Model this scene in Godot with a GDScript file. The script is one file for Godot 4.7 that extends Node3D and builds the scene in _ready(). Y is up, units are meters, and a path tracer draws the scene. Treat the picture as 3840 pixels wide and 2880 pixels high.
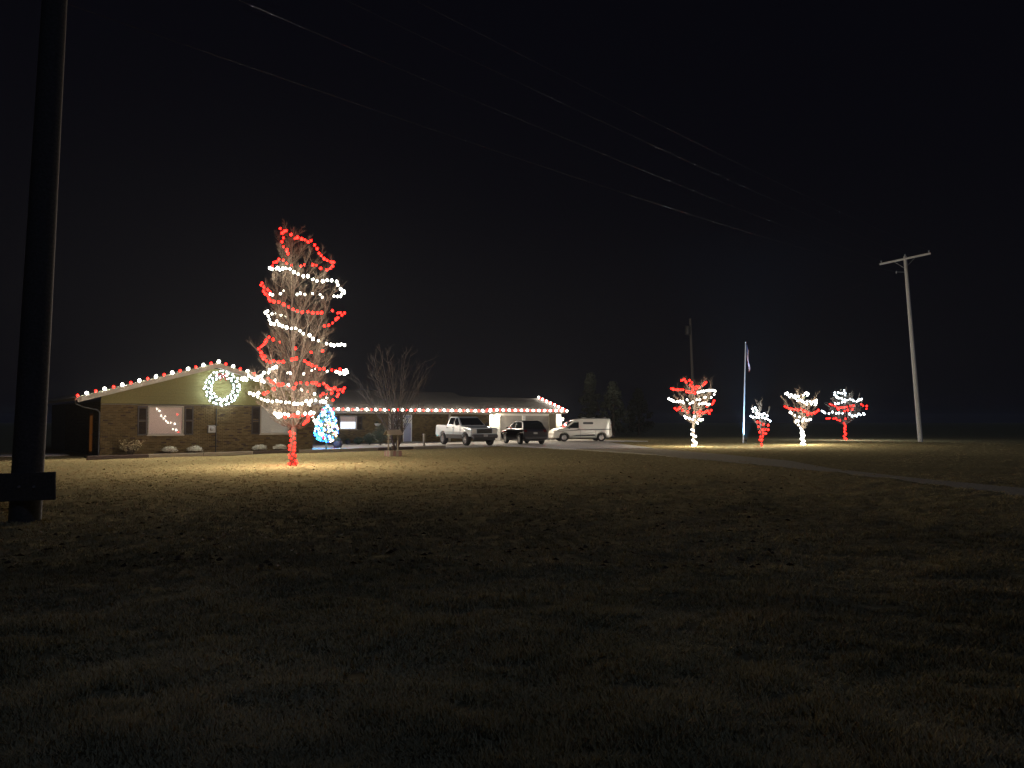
extends Node3D
# Night view of a brick ranch house with holiday lights, seen across a dormant lawn.

const F := 2885.0            # focal length in photograph pixels
const EYE := Vector3(0, 1.6, 0)
var PITCH := atan(142.0 / 2885.0)
var rng := RandomNumberGenerator.new()
var noise := FastNoiseLite.new()
var noise2 := FastNoiseLite.new()
var M := {}
var taken := {}
var house: Node3D
const HO := Vector3(-19.2, 0, -34)   # house frame: x along the front, z out of the front
const TURN := 0.66323        # 38 degrees
var CU := cos(TURN)
var SU := sin(TURN)

# ------------------------------------------------------------------ geometry collector
class G:
	var v := PackedVector3Array()
	var n := PackedVector3Array()
	var ix := PackedInt32Array()
	var c := PackedColorArray()
	var col := Color.WHITE
	var tinted := false
	func vert(p: Vector3, nn: Vector3) -> int:
		v.append(p); n.append(nn)
		if tinted: c.append(col)
		return v.size() - 1
	func tri(a: Vector3, b: Vector3, d: Vector3) -> void:      # counter-clockwise seen from outside
		var nn := (b - a).cross(d - a).normalized()
		var i := vert(a, nn); vert(b, nn); vert(d, nn)
		ix.append_array([i, i + 2, i + 1])
	func quad(a: Vector3, b: Vector3, d: Vector3, e: Vector3) -> void:
		var nn := (d - a).cross(e - b).normalized()
		var i := vert(a, nn); vert(b, nn); vert(d, nn); vert(e, nn)
		ix.append_array([i, i + 2, i + 1, i, i + 3, i + 2])
	func hexa(p: Array) -> void:                             # p0..p3 lower ring counter-clockwise from above, p4..p7 upper
		quad(p[3], p[2], p[1], p[0]); quad(p[4], p[5], p[6], p[7])
		for k in 4:
			var j := (k + 1) % 4
			quad(p[k], p[j], p[j + 4], p[k + 4])
	func box(ce: Vector3, s: Vector3, b := Basis()) -> void:
		var h := s * 0.5
		var p := []
		for y in [-h.y, h.y]:
			for q in [Vector2(-1, 1), Vector2(1, 1), Vector2(1, -1), Vector2(-1, -1)]:
				p.append(ce + b * Vector3(q.x * h.x, y, q.y * h.z))
		hexa(p)
	func box2(lo: Vector3, hi: Vector3) -> void:
		box((lo + hi) * 0.5, (hi - lo).abs())
	func bevel_box(ce: Vector3, s: Vector3, r: float, bs := Basis()) -> void:
		var h := s * 0.5
		var prof := [Vector2(-h.x + r, -h.y), Vector2(h.x - r, -h.y), Vector2(h.x, -h.y + r), Vector2(h.x, h.y - r), Vector2(h.x - r, h.y), Vector2(-h.x + r, h.y), Vector2(-h.x, h.y - r), Vector2(-h.x, -h.y + r)]
		prism(prof, func(_y): return h.z, r, Transform3D(bs, ce))
	func tube(pts: Array, rad: Array, sides := 6, cap := true) -> void:
		var base := v.size()
		var m := pts.size()
		var ref := Vector3.UP
		var d0: Vector3 = (pts[m - 1] - pts[0]).normalized()
		if absf(d0.dot(ref)) > 0.9: ref = Vector3.RIGHT
		for k in m:
			var d: Vector3 = (pts[mini(k + 1, m - 1)] - pts[maxi(k - 1, 0)]).normalized()
			var a := d.cross(ref).normalized()
			var b := d.cross(a).normalized()
			for q in sides:
				var t := TAU * q / sides
				var o := a * cos(t) + b * sin(t)
				vert(pts[k] + o * rad[k], o)
		for k in m - 1:
			for q in sides:
				var i0 := base + k * sides + q
				var i1 := base + k * sides + (q + 1) % sides
				ix.append_array([i0, i0 + sides, i1, i1, i0 + sides, i1 + sides])
		if cap:
			for e in [0, m - 1]:
				var d: Vector3 = (pts[0] - pts[1]).normalized() if e == 0 else (pts[m - 1] - pts[m - 2]).normalized()
				var ci := vert(pts[e], d)
				var first := v.size()
				for q in sides: vert(v[base + e * sides + q], d)
				for q in sides:
					if e == 0: ix.append_array([ci, first + q, first + (q + 1) % sides])
					else: ix.append_array([ci, first + (q + 1) % sides, first + q])
	func lathe(prof: Array, segs: int, xf := Transform3D()) -> void:     # prof: Vector2(radius, height)
		var base := v.size()
		var m := prof.size()
		for k in m:
			var d: Vector2 = (prof[mini(k + 1, m - 1)] - prof[maxi(k - 1, 0)]).normalized()
			for q in segs:
				var t := TAU * q / segs
				var p := Vector3(prof[k].x * cos(t), prof[k].y, prof[k].x * sin(t))
				var nn := Vector3(d.y * cos(t), -d.x, d.y * sin(t))
				vert(xf * p, (xf.basis * nn).normalized())
		for k in m - 1:
			for q in segs:
				var i0 := base + k * segs + q
				var i1 := base + k * segs + (q + 1) % segs
				ix.append_array([i0, i1, i0 + segs, i1, i1 + segs, i0 + segs])
	func prism(prof: Array, w: Callable, r := 0.0, xf := Transform3D()) -> void:   # side outline in x-y (counter-clockwise), half width w(y) in z
		var m := prof.size()
		var inner := []
		for k in m:
			var a: Vector2 = prof[(k + m - 1) % m]
			var b: Vector2 = prof[k]
			var d: Vector2 = prof[(k + 1) % m]
			var n1 := (b - a).normalized().orthogonal()
			var n2 := (d - b).normalized().orthogonal()
			var nn := -(n1 + n2)
			if nn.length() < 0.01: nn = -n1
			inner.append(b - (nn.normalized() * r * -1.0) * (1.0 if r > 0.0 else 0.0))
		if r > 0.0:
			var area := 0.0
			var area2 := 0.0
			for k in m:
				area += prof[k].cross(prof[(k + 1) % m])
				area2 += inner[k].cross(inner[(k + 1) % m])
			if area2 > area:
				for k in m: inner[k] = prof[k] * 2.0 - inner[k]
		var pk := PackedVector2Array()
		for p in inner: pk.append(p)
		var t := Geometry2D.triangulate_polygon(pk)
		for side in [1.0, -1.0]:
			for k in range(0, t.size(), 3):
				var q := []
				for e in 3:
					var p: Vector2 = pk[t[k + e]]
					q.append(xf * Vector3(p.x, p.y, side * w.call(p.y)))
				var f: Vector2 = (pk[t[k + 1]] - pk[t[k]])
				var ccw := f.cross(pk[t[k + 2]] - pk[t[k]]) > 0.0
				if ccw == (side > 0.0): tri(q[0], q[1], q[2])
				else: tri(q[0], q[2], q[1])
		for k in m:
			var j := (k + 1) % m
			var a: Vector2 = prof[k]
			var b: Vector2 = prof[j]
			var wa: float = w.call(a.y) - r
			var wb: float = w.call(b.y) - r
			quad(xf * Vector3(a.x, a.y, wa), xf * Vector3(a.x, a.y, -wa), xf * Vector3(b.x, b.y, -wb), xf * Vector3(b.x, b.y, wb))
			if r > 0.0:
				var ia: Vector2 = inner[k]
				var ib: Vector2 = inner[j]
				var va: float = w.call(ia.y)
				var vb: float = w.call(ib.y)
				quad(xf * Vector3(a.x, a.y, wa), xf * Vector3(b.x, b.y, wb), xf * Vector3(ib.x, ib.y, vb), xf * Vector3(ia.x, ia.y, va))
				quad(xf * Vector3(b.x, b.y, -wb), xf * Vector3(a.x, a.y, -wa), xf * Vector3(ia.x, ia.y, -va), xf * Vector3(ib.x, ib.y, -vb))
	func mesh() -> ArrayMesh:
		var arr := []
		arr.resize(Mesh.ARRAY_MAX)
		arr[Mesh.ARRAY_VERTEX] = v
		arr[Mesh.ARRAY_NORMAL] = n
		arr[Mesh.ARRAY_INDEX] = ix
		if tinted: arr[Mesh.ARRAY_COLOR] = c
		var am := ArrayMesh.new()
		am.add_surface_from_arrays(Mesh.PRIMITIVE_TRIANGLES, arr)
		return am

# ------------------------------------------------------------------ nodes and labels
func numbered(called: String) -> String:
	if not taken.has(called):
		taken[called] = 0
		return called
	taken[called] += 1
	return "%s_%03d" % [called, taken[called]]

func thing(called: String, label: String, category: String, at := Vector3.ZERO, group := "") -> Node3D:
	var o := Node3D.new()
	o.name = numbered(called)
	add_child(o)
	o.position = at
	o.set_meta("label", label)
	o.set_meta("category", category)
	if group: o.set_meta("group", group)
	return o

func part(called: String, g, m: Material, parent: Node, at := Vector3.ZERO) -> MeshInstance3D:
	var o := MeshInstance3D.new()
	o.name = called
	o.mesh = g.mesh() if g is G else g
	o.material_override = m
	parent.add_child(o, true)
	o.position = at
	return o

func tag(o: Node, label: String, category: String, group := "") -> Node:
	o.set_meta("label", label); o.set_meta("category", category)
	if group: o.set_meta("group", group)
	return o

func structure(called: String, g, m: Material) -> MeshInstance3D:
	var o := part(numbered(called), g, m, self)
	o.set_meta("kind", "structure")
	return o

# ------------------------------------------------------------------ materials
func mat(r: float, g: float, b: float, rough := 0.8, metal := 0.0, spec := 0.5) -> StandardMaterial3D:
	var m := StandardMaterial3D.new()
	m.albedo_color = Color(r, g, b).linear_to_srgb()
	m.roughness = rough
	m.metallic = metal
	m.metallic_specular = spec
	return m

func noise_tex(seed_: int, freq: float, lo: Color, hi: Color, size := 512, normal := false) -> NoiseTexture2D:
	var f := FastNoiseLite.new()
	f.seed = seed_
	f.frequency = freq
	f.fractal_octaves = 5
	var t := NoiseTexture2D.new()
	t.width = size; t.height = size
	t.seamless = true
	t.noise = f
	if normal:
		t.as_normal_map = true
		t.bump_strength = 6.0
	else:
		var gr := Gradient.new()
		gr.offsets = PackedFloat32Array([0.0, 1.0])
		gr.colors = PackedColorArray([lo.linear_to_srgb(), hi.linear_to_srgb()])
		t.color_ramp = gr
	return t

func grained(lo: Color, hi: Color, seed_: int, freq: float, per_metre: float, rough := 0.85) -> StandardMaterial3D:
	var m := StandardMaterial3D.new()
	m.albedo_texture = noise_tex(seed_, freq, lo, hi)
	m.uv1_triplanar = true
	m.uv1_world_triplanar = true
	m.uv1_scale = Vector3.ONE * per_metre
	m.roughness = rough
	m.metallic_specular = 0.3
	return m

func glow(r: float, g: float, b: float, e := 1.0) -> StandardMaterial3D:
	var k := maxf(r, maxf(g, b))
	var m := mat(0.06 * r / k, 0.06 * g / k, 0.06 * b / k, 0.5, 0.0, 0.1)     # tinted glass, nearly all of its light is its own
	m.emission_enabled = true
	m.emission = Color(r / k, g / k, b / k).linear_to_srgb()
	m.emission_energy_multiplier = k * e
	return m

func make_materials() -> void:
	M.lawn = grained(Color(0.21, 0.172, 0.078), Color(0.45, 0.375, 0.19), 3, 0.02, 0.45, 0.95)
	M.lawn.metallic_specular = 0.0
	M.lawn.detail_enabled = true
	M.lawn.detail_albedo = noise_tex(9, 0.06, Color(0.45, 0.45, 0.45), Color(1.0, 1.0, 1.0))
	M.lawn.detail_blend_mode = BaseMaterial3D.BLEND_MODE_MUL
	M.lawn.detail_uv_layer = BaseMaterial3D.DETAIL_UV_1
	M.grass = mat(1, 1, 1, 0.9, 0.0, 0.1)
	M.grass.vertex_color_use_as_albedo = true
	M.tint = mat(1, 1, 1, 0.85, 0.0, 0.3)
	M.tint.vertex_color_use_as_albedo = true
	M.concrete = grained(Color(0.22, 0.205, 0.18), Color(0.44, 0.42, 0.38), 5, 0.03, 0.6, 0.9)
	M.gravel = grained(Color(0.2, 0.175, 0.115), Color(0.42, 0.38, 0.28), 21, 0.05, 0.35, 0.95)
	M.gravel.metallic_specular = 0.0
	M.brick = mat(1, 1, 1, 0.9, 0.0, 0.3)
	M.brick.vertex_color_use_as_albedo = true
	M.mortar = grained(Color(0.11, 0.095, 0.075), Color(0.19, 0.17, 0.14), 6, 0.05, 1.0)
	M.siding = grained(Color(0.14, 0.122, 0.042), Color(0.195, 0.172, 0.068), 7, 0.02, 1.3, 0.6)
	M.trim = grained(Color(0.3, 0.27, 0.22), Color(0.4, 0.36, 0.3), 8, 0.02, 0.9, 0.55)
	M.shingle = grained(Color(0.025, 0.023, 0.022), Color(0.075, 0.07, 0.064), 10, 0.06, 1.5, 0.95)
	M.shutter = mat(0.022, 0.016, 0.016, 0.55)
	M.blind = mat(0.76, 0.6, 0.53, 0.8)
	M.blind_grey = mat(0.6, 0.6, 0.56, 0.8)
	M.glass = mat(0.9, 0.95, 1.0, 0.02)
	M.glass.albedo_color.a = 0.02
	M.glass.transparency = BaseMaterial3D.TRANSPARENCY_ALPHA
	M.tinted = mat(0.012, 0.014, 0.015, 0.04, 0.0, 0.6)
	M.bark = grained(Color(0.03, 0.023, 0.018), Color(0.09, 0.07, 0.055), 11, 0.05, 2.0, 0.95)
	M.twig = mat(0.058, 0.044, 0.031, 0.9, 0.0, 0.3)
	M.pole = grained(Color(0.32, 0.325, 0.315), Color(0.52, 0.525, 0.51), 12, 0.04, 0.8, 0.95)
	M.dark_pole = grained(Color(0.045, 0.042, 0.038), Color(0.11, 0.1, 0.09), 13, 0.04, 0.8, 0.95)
	M.cable = mat(0.15, 0.15, 0.18, 0.2, 1.0)
	M.insulator = mat(0.18, 0.2, 0.22, 0.25)
	M.cord = mat(0.012, 0.03, 0.015, 0.6)
	M.paint = mat(0.42, 0.455, 0.46, 0.32); M.paint.clearcoat_enabled = true; M.paint.clearcoat = 0.7; M.paint.clearcoat_roughness = 0.08
	M.van_paint = mat(0.52, 0.51, 0.45, 0.35); M.van_paint.clearcoat_enabled = true; M.van_paint.clearcoat = 0.6; M.van_paint.clearcoat_roughness = 0.1
	M.black_paint = mat(0.012, 0.012, 0.014, 0.3); M.black_paint.clearcoat_enabled = true; M.black_paint.clearcoat = 0.8; M.black_paint.clearcoat_roughness = 0.07
	M.cladding = mat(0.05, 0.047, 0.05, 0.5)
	M.plastic = mat(0.018, 0.018, 0.019, 0.6)
	M.rubber = mat(0.014, 0.014, 0.014, 0.85)
	M.rim = mat(0.34, 0.33, 0.32, 0.4, 0.6)
	M.chrome = mat(0.62, 0.62, 0.62, 0.14, 1.0)
	M.lens = mat(0.6, 0.58, 0.52, 0.1)
	M.tail = mat(0.06, 0.004, 0.004, 0.15)
	M.amber = mat(0.5, 0.16, 0.02, 0.2)
	M.door_blue = mat(0.3, 0.33, 0.46, 0.45)
	M.white_paint = mat(0.74, 0.73, 0.7, 0.5)
	M.wood_grey = grained(Color(0.15, 0.125, 0.085), Color(0.3, 0.26, 0.19), 14, 0.05, 2.0, 0.9)
	M.wood_dark = grained(Color(0.04, 0.03, 0.025), Color(0.1, 0.07, 0.055), 15, 0.05, 2.0, 0.9)
	M.wood_orange = grained(Color(0.26, 0.1, 0.02), Color(0.42, 0.19, 0.05), 16, 0.05, 2.0, 0.6)
	M.stain_red = mat(0.2, 0.105, 0.085, 0.85)
	M.metal_grey = mat(0.3, 0.3, 0.29, 0.5, 0.4)
	M.metal_dark = mat(0.03, 0.03, 0.03, 0.5, 0.3)
	M.needle = mat(0.02, 0.055, 0.025, 0.75)
	M.pale_leaf = mat(0.46, 0.44, 0.35, 0.85)
	M.dry_leaf = mat(0.3, 0.24, 0.13, 0.9)
	M.evergreen = mat(0.013, 0.018, 0.01, 0.85)
	M.box_leaf = mat(0.03, 0.045, 0.024, 0.8)
	M.ribbon = mat(0.5, 0.02, 0.02, 0.5)
	M.flagpole = mat(0.4, 0.43, 0.46, 0.4, 0.3)
	M.pot = mat(0.03, 0.028, 0.03, 0.7)
	M.garage = mat(0.34, 0.32, 0.3, 0.6)
	# bulbs: what the eye sees of them; the light itself comes from the lamps set in them
	M.lit_white = glow(16.0, 15.6, 13.5)
	M.lit_red = glow(17.0, 0.14, 0.09)
	M.lit_cool = glow(13.0, 15.0, 16.0)
	M.lit_blue = glow(0.4, 2.2, 16.0)
	M.lit_cyan = glow(0.5, 9.0, 12.0)
	M.lit_amber = glow(9.0, 4.6, 0.9)
	M.lit_pink = glow(9.0, 1.2, 3.2)

const LIGHT_WHITE := Color(1.0, 0.975, 0.89)
const LIGHT_RED := Color(1.0, 0.16, 0.08)

# ------------------------------------------------------------------ photograph pixels to places
func ray(px: float, py: float) -> Vector3:           # direction with depth 1
	var d := Vector3((px - 1920.0) / F, -(py - 1440.0) / F, -1.0).rotated(Vector3.RIGHT, PITCH)
	return d / -d.z

func at(px: float, py: float, depth: float) -> Vector3:
	return EYE + ray(px, py) * depth

func on_ground(px: float, py: float) -> Vector3:
	var r := ray(px, py)
	var d := 1.6 / -r.y
	for k in 8: d = (1.6 - land((r * d).x, (r * d).z)) / -r.y
	return EYE + r * d

func foot(px: float, depth: float) -> Vector3:       # the ground under that column at that depth
	var x := (px - 1920.0) / F * depth
	return Vector3(x, land(x, -depth), -depth)

func table(t: Array, y: float) -> float:
	if y <= t[0][0]: return t[0][1]
	for k in t.size() - 1:
		if y <= t[k + 1][0]:
			return lerpf(t[k][1], t[k + 1][1], (y - t[k][0]) / (t[k + 1][0] - t[k][0]))
	return t[-1][1]

# far edge of the drive, as ground points; the lawn island behind it lies a little higher
var far_edge: Array = []
func land(x: float, z: float) -> float:
	var h := 0.0
	if x > 4.0 and z < -10.0 and far_edge.size():
		var best := 1e9
		for k in far_edge.size() - 1:
			var a: Vector2 = far_edge[k]
			var b: Vector2 = far_edge[k + 1]
			var p := Geometry2D.get_closest_point_to_segment(Vector2(x, z), a, b)
			var dd := p.distance_to(Vector2(x, z))
			if dd < best: best = dd * signf((b - a).cross(Vector2(x, z) - a))
			if absf(dd) < absf(best): best = dd * signf((b - a).cross(Vector2(x, z) - a))
		h += 0.2 * smoothstep(0.0, 1.1, -best if SIDE < 0.0 else best) * smoothstep(6.0, 10.0, x)
	h += 0.14 * smoothstep(14.0, 2.0, Vector2(x - 27.5, z + 52.0).length())
	return h
const SIDE := -1.0

func lumps(x: float, z: float) -> float:
	return (noise.get_noise_2d(x, z) * 0.03 + noise.get_noise_2d(x * 0.37 + 31.0, z * 0.37) * 0.03) * clampf((30.0 + z) / 12.0, 0.35, 1.0) + noise2.get_noise_2d(x, z) * 0.03

# ------------------------------------------------------------------ house frame
func hpos(s: float, y: float, t: float) -> Vector3:
	return HO + Vector3(CU * s + SU * t, y, CU * t - SU * s)

func kerb(s: float) -> float:            # where the edging runs in front of the house
	return 1.9 - 0.141 * s

func s_at(px: float, t: float) -> float:
	var r := (px - 1920.0) / F
	return (r * (-HO.z - CU * t) - HO.x - SU * t) / (CU - r * SU)

func y_at(px: float, py: float, t: float) -> float:
	var s := s_at(px, t)
	return 1.6 + ray(px, py).y * (-HO.z + SU * s - CU * t)

# ------------------------------------------------------------------ lights in strings
var bulb_mesh := {}
func bulb_shape(r: float) -> Mesh:
	if not bulb_mesh.has(r):
		var g := G.new()
		g.lathe([Vector2(0.0, -r * 1.15), Vector2(r * 0.55, -r * 0.85), Vector2(r * 0.95, -r * 0.2), Vector2(r * 0.9, r * 0.4), Vector2(r * 0.5, r * 0.95), Vector2(0.0, r * 1.2)], 8)
		bulb_mesh[r] = g.mesh()
	return bulb_mesh[r]

func light_string(label: String, group: String, pts: Array, kinds: Array, r: float, energy: float, every: int, cord_breaks := []) -> Node3D:
	# pts: world places of the bulbs, kinds: "w", "r" or other colour keys per bulb
	var o := thing("light_string", label, "string lights", pts[0], group)
	var g := G.new()
	var run := []
	for k in pts.size():
		if k and (pts[k].distance_to(pts[k - 1]) > 2.2 or k in cord_breaks):
			if run.size() > 1: g.tube(run, filled(run.size(), 0.006), 4)
			run = []
		run.append(pts[k] - pts[0] - Vector3(0, r * 0.9, 0))
	if run.size() > 1: g.tube(run, filled(run.size(), 0.006), 4)
	if g.v.size(): part("cord", g, M.cord, o)
	for k in pts.size():
		var kind: String = kinds[k % kinds.size()]
		var m: Material = {"w": M.lit_white, "r": M.lit_red, "c": M.lit_cool, "b": M.lit_blue, "y": M.lit_cyan, "a": M.lit_amber, "p": M.lit_pink}[kind]
		var size := r * ((1.12 if kind == "w" else 0.8) if r > 0.065 else 1.0)      # clear bulbs look larger than red ones on the roof line
		var b := part("bulb", bulb_shape(size), m, o, pts[k] - pts[0])
		if r < 0.065: b.scale = Vector3.ONE * rng.randf_range(0.78, 1.3)
		b.rotation = Vector3(rng.randf_range(-0.5, 0.5), rng.randf_range(0, TAU), rng.randf_range(-0.5, 0.5))
		if k % every == 0:
			var l := OmniLight3D.new()
			l.name = "glow_light"
			l.light_color = {"w": LIGHT_WHITE, "r": LIGHT_RED, "c": Color(0.85, 0.95, 1.0), "b": Color(0.15, 0.4, 1.0), "y": Color(0.2, 0.9, 1.0), "a": Color(1.0, 0.7, 0.3), "p": Color(1, 0.3, 0.6)}[kind]
			l.light_energy = energy * every * (0.09 if kind == "r" else 1.0)
			l.light_size = r * 0.8
			l.omni_range = 60.0
			l.omni_attenuation = 2.0
			l.shadow_enabled = true
			o.add_child(l, true)
			l.position = pts[k] - pts[0]
	return o

func filled(n_: int, x: float) -> Array:
	var a := []
	a.resize(n_)
	a.fill(x)
	return a

# ------------------------------------------------------------------ trees without leaves
func limb(g: G, a: Vector3, b: Vector3, up: float, r0: float, r1: float, segs: int, sides: int) -> Array:
	var mid := (a + b) * 0.5 - Vector3(0, up, 0) + Vector3(rng.randf_range(-1, 1), 0, rng.randf_range(-1, 1)) * a.distance_to(b) * 0.05
	var pts := []
	var rad := []
	for k in segs + 1:
		var t := float(k) / segs
		pts.append(a.lerp(mid, t).lerp(mid.lerp(b, t), t))
		rad.append(lerpf(r0, r1, t))
	g.tube(pts, rad, sides, false)
	return pts

# envelope: centre(y px), half width(y px) at depth d; returns a thing with trunk, branch and twig parts
func bare_tree(called: String, label: String, group: String, base: Vector3, depth: float, centre: Array, half: Array, fork: float, trunk_r: float, n_limb: int, n_sub: int, n_twig: int, twig_r: float, stems := 1) -> Node3D:
	var o := thing(called, label, "tree", base, group)
	var gt := G.new()
	var gb := G.new()
	var gw := G.new()
	var top_px: float = half[0][0]
	var low_px: float = half[-1][0]
	var top := at(table(centre, top_px), top_px, depth) - base
	var forks := []
	for s in stems:
		var spread := Vector3(cos(s * 2.4), 0, sin(s * 2.4)) * (0.0 if stems == 1 else 0.35)
		var f := Vector3(rng.randf_range(-0.04, 0.04), fork, rng.randf_range(-0.04, 0.04)) + spread
		var root := spread * 0.35
		gt.tube([root - Vector3(0, 0.12, 0), root + Vector3(0, 0.06, 0), root.lerp(f, 0.35), root.lerp(f, 0.7), f], [trunk_r * 1.35, trunk_r * 1.08, trunk_r, trunk_r * 0.93, trunk_r * 0.82], 12)
		forks.append(f)
		if stems == 1:
			limb(gt, f - Vector3(0, 0.05, 0), top * 0.93 + Vector3(0, 0.0, 0), 0.0, trunk_r * 0.8, 0.012, 8, 8)
	for k in n_limb:
		var yp := lerpf(low_px - 6, top_px, (k + rng.randf()) / n_limb)
		var ang := k * 2.39996 + rng.randf_range(-0.3, 0.3)
		var rr := table(half, yp) / F * depth * rng.randf_range(0.55, 0.93)
		var cx := at(table(centre, yp), yp, depth) - base
		var target := cx + Vector3(cos(ang) * rr, 0, sin(ang) * rr)
		var f: Vector3 = forks[k % forks.size()]
		var start_h := maxf(f.y - 0.1, target.y - maxf(0.5, rr * 1.75))
		var start := f.lerp(Vector3(top.x, top.y, top.z) * 0.93, clampf((start_h - f.y) / maxf(0.1, top.y * 0.93 - f.y), 0.0, 0.95)) if stems == 1 else f
		var thick := clampf(start.distance_to(target) * 0.010 * (trunk_r / 0.12), 0.007, trunk_r * 0.5)
		var pts := limb(gb, start, target, start.distance_to(target) * 0.1, thick, 0.006, 6, 5)
		for j in n_sub:
			var t := 0.22 + 0.78 * (j + rng.randf()) / n_sub
			var i := clampi(int(t * 6), 0, 5)
			var p: Vector3 = pts[i].lerp(pts[i + 1], clampf(t * 6 - i, 0, 1))
			var outw := Vector3(p.x - cx.x, 0, p.z - cx.z).normalized()
			var sd := rng.randf() * TAU
			var dir := (outw * 0.55 + Vector3(cos(sd), 0, sin(sd)) * 0.65 + Vector3(0, rng.randf_range(0.45, 1.3), 0)).normalized()
			var ln := table(half, 1582.0 - (p.y + base.y - 1.6) * F / depth) / F * depth * rng.randf_range(0.16, 0.36)
			var e := p + dir * ln
			var q := limb(gb, p, e, ln * 0.06, thick * 0.42, 0.004, 3, 4)
			for w in n_twig:
				var tt := (w + rng.randf()) / n_twig
				var ii := clampi(int(tt * 3), 0, 2)
				var wp: Vector3 = q[ii].lerp(q[ii + 1], clampf(tt * 3 - ii, 0, 1))
				var wd := (dir * 0.7 + Vector3(rng.randf_range(-1, 1), rng.randf_range(-0.2, 1.2), rng.randf_range(-1, 1))).normalized()
				var wl := ln * rng.randf_range(0.3, 0.75)
				gw.tube([wp, wp + wd * wl * 0.5 + Vector3(0, wl * 0.04, 0), wp + wd * wl + Vector3(0, wl * 0.12, 0)], [twig_r, twig_r * 0.8, twig_r * 0.4], 3, false)
	part("trunk", gt, M.bark, o)
	part("branches", gb, M.bark, o)
	part("crown", gw, M.twig, o)
	return o

# bulbs traced on the photograph, set on the outside of the crown that carries them
func on_crown(list: Array, ox: float, oy: float, sc: float, depth: float, centre: Array, half: Array, back := false) -> Array:
	var out := []
	for p in list:
		var px: float = ox + p[0] * sc
		var py: float = oy + p[1] * sc
		var dx := px - table(centre, py)
		var hw := table(half, py)
		var dz := sqrt(maxf(0.0, hw * hw - dx * dx)) / F * depth * 0.92
		out.append(at(px, py, depth + (dz if back else -dz)))
	return out

# ------------------------------------------------------------------ foliage sprays
func spray(g: G, p: Vector3, d: Vector3, ln: float, w: float, n_: int) -> void:
	var side := d.cross(Vector3.UP if absf(d.y) < 0.9 else Vector3.RIGHT).normalized()
	for k in n_:
		var t := (k + 0.5) / n_
		var c := p + d * ln * t
		var a := side.rotated(d, rng.randf() * TAU)
		var tip := c + (a * 0.8 + d * 0.7).normalized() * w
		var b := a.cross(d) * w * 0.16
		g.tri(c - b, c + b, tip)

func leaf_mound(g: G, ce: Vector3, size: Vector3, n_: int, leaf: float, upper := false) -> void:
	for k in n_:
		var d := Vector3(rng.randfn(), rng.randfn(), rng.randfn()).normalized()
		if upper and d.y < -0.2: d.y = -d.y
		var lump := 0.82 + 0.3 * noise.get_noise_3d(d.x * 3.0 + ce.x * 7.0, d.y * 3.0, d.z * 3.0 + ce.z * 5.0)
		var p := ce + d * size * lump * pow(rng.randf_range(0.25, 1.0), 0.4)
		var a := Vector3(rng.randfn(), rng.randfn(), rng.randfn()).normalized()
		var b := a.cross(d).normalized() * leaf * 0.5
		a = a * leaf
		g.quad(p - a * 0.5, p + b, p + a * 0.5, p - b)

# ================================================================== the scene
func _ready() -> void:
	rng.seed = 20231218
	noise.seed = 4; noise.frequency = 0.9; noise.fractal_octaves = 2
	noise2.seed = 7; noise2.frequency = 0.16; noise2.fractal_octaves = 3
	# camera
	var cam := Camera3D.new()
	cam.name = "camera"
	cam.fov = rad_to_deg(2.0 * atan(1440.0 / F))
	cam.near = 0.05
	cam.far = 2500.0
	add_child(cam)
	cam.position = EYE
	cam.rotation = Vector3(PITCH, 0, 0)
	# night sky and a faint moon
	var sm := ProceduralSkyMaterial.new()
	sm.sky_top_color = Color(0.0014, 0.0014, 0.0031).linear_to_srgb()
	sm.sky_horizon_color = Color(0.0018, 0.0018, 0.003).linear_to_srgb()
	sm.sky_curve = 0.3
	sm.ground_bottom_color = Color(0.002, 0.002, 0.0025).linear_to_srgb()
	sm.ground_horizon_color = Color(0.003, 0.003, 0.004).linear_to_srgb()
	var sky := Sky.new()
	sky.sky_material = sm
	var env := Environment.new()
	env.background_mode = Environment.BG_SKY
	env.sky = sky
	env.tonemap_mode = Environment.TONE_MAPPER_LINEAR
	env.tonemap_exposure = 1.0
	env.fog_enabled = true
	env.fog_density = 0.00023
	env.fog_light_color = Color(0.9, 0.92, 0.95)
	env.sdfgi_enabled = true
	env.ssao_enabled = true
	env.ssil_enabled = true
	var we := WorldEnvironment.new()
	we.name = "world_environment"
	we.environment = env
	add_child(we)
	var moon := DirectionalLight3D.new()
	moon.name = "moon"
	moon.light_color = Color(0.62, 0.74, 1.0)
	moon.light_energy = 0.044
	moon.light_angular_distance = 0.5
	moon.shadow_enabled = true
	moon.rotation_degrees = Vector3(-52, 38, 0)
	moon.sky_mode = DirectionalLight3D.SKY_MODE_LIGHT_ONLY
	add_child(moon)
	make_materials()
	build_ground()
	build_house()
	build_house_lights()
	build_big_tree()
	build_small_trees()
	build_front_details()
	build_truck()
	build_suv()
	build_van()
	build_poles()
	build_flagpole()
	build_background()

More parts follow.
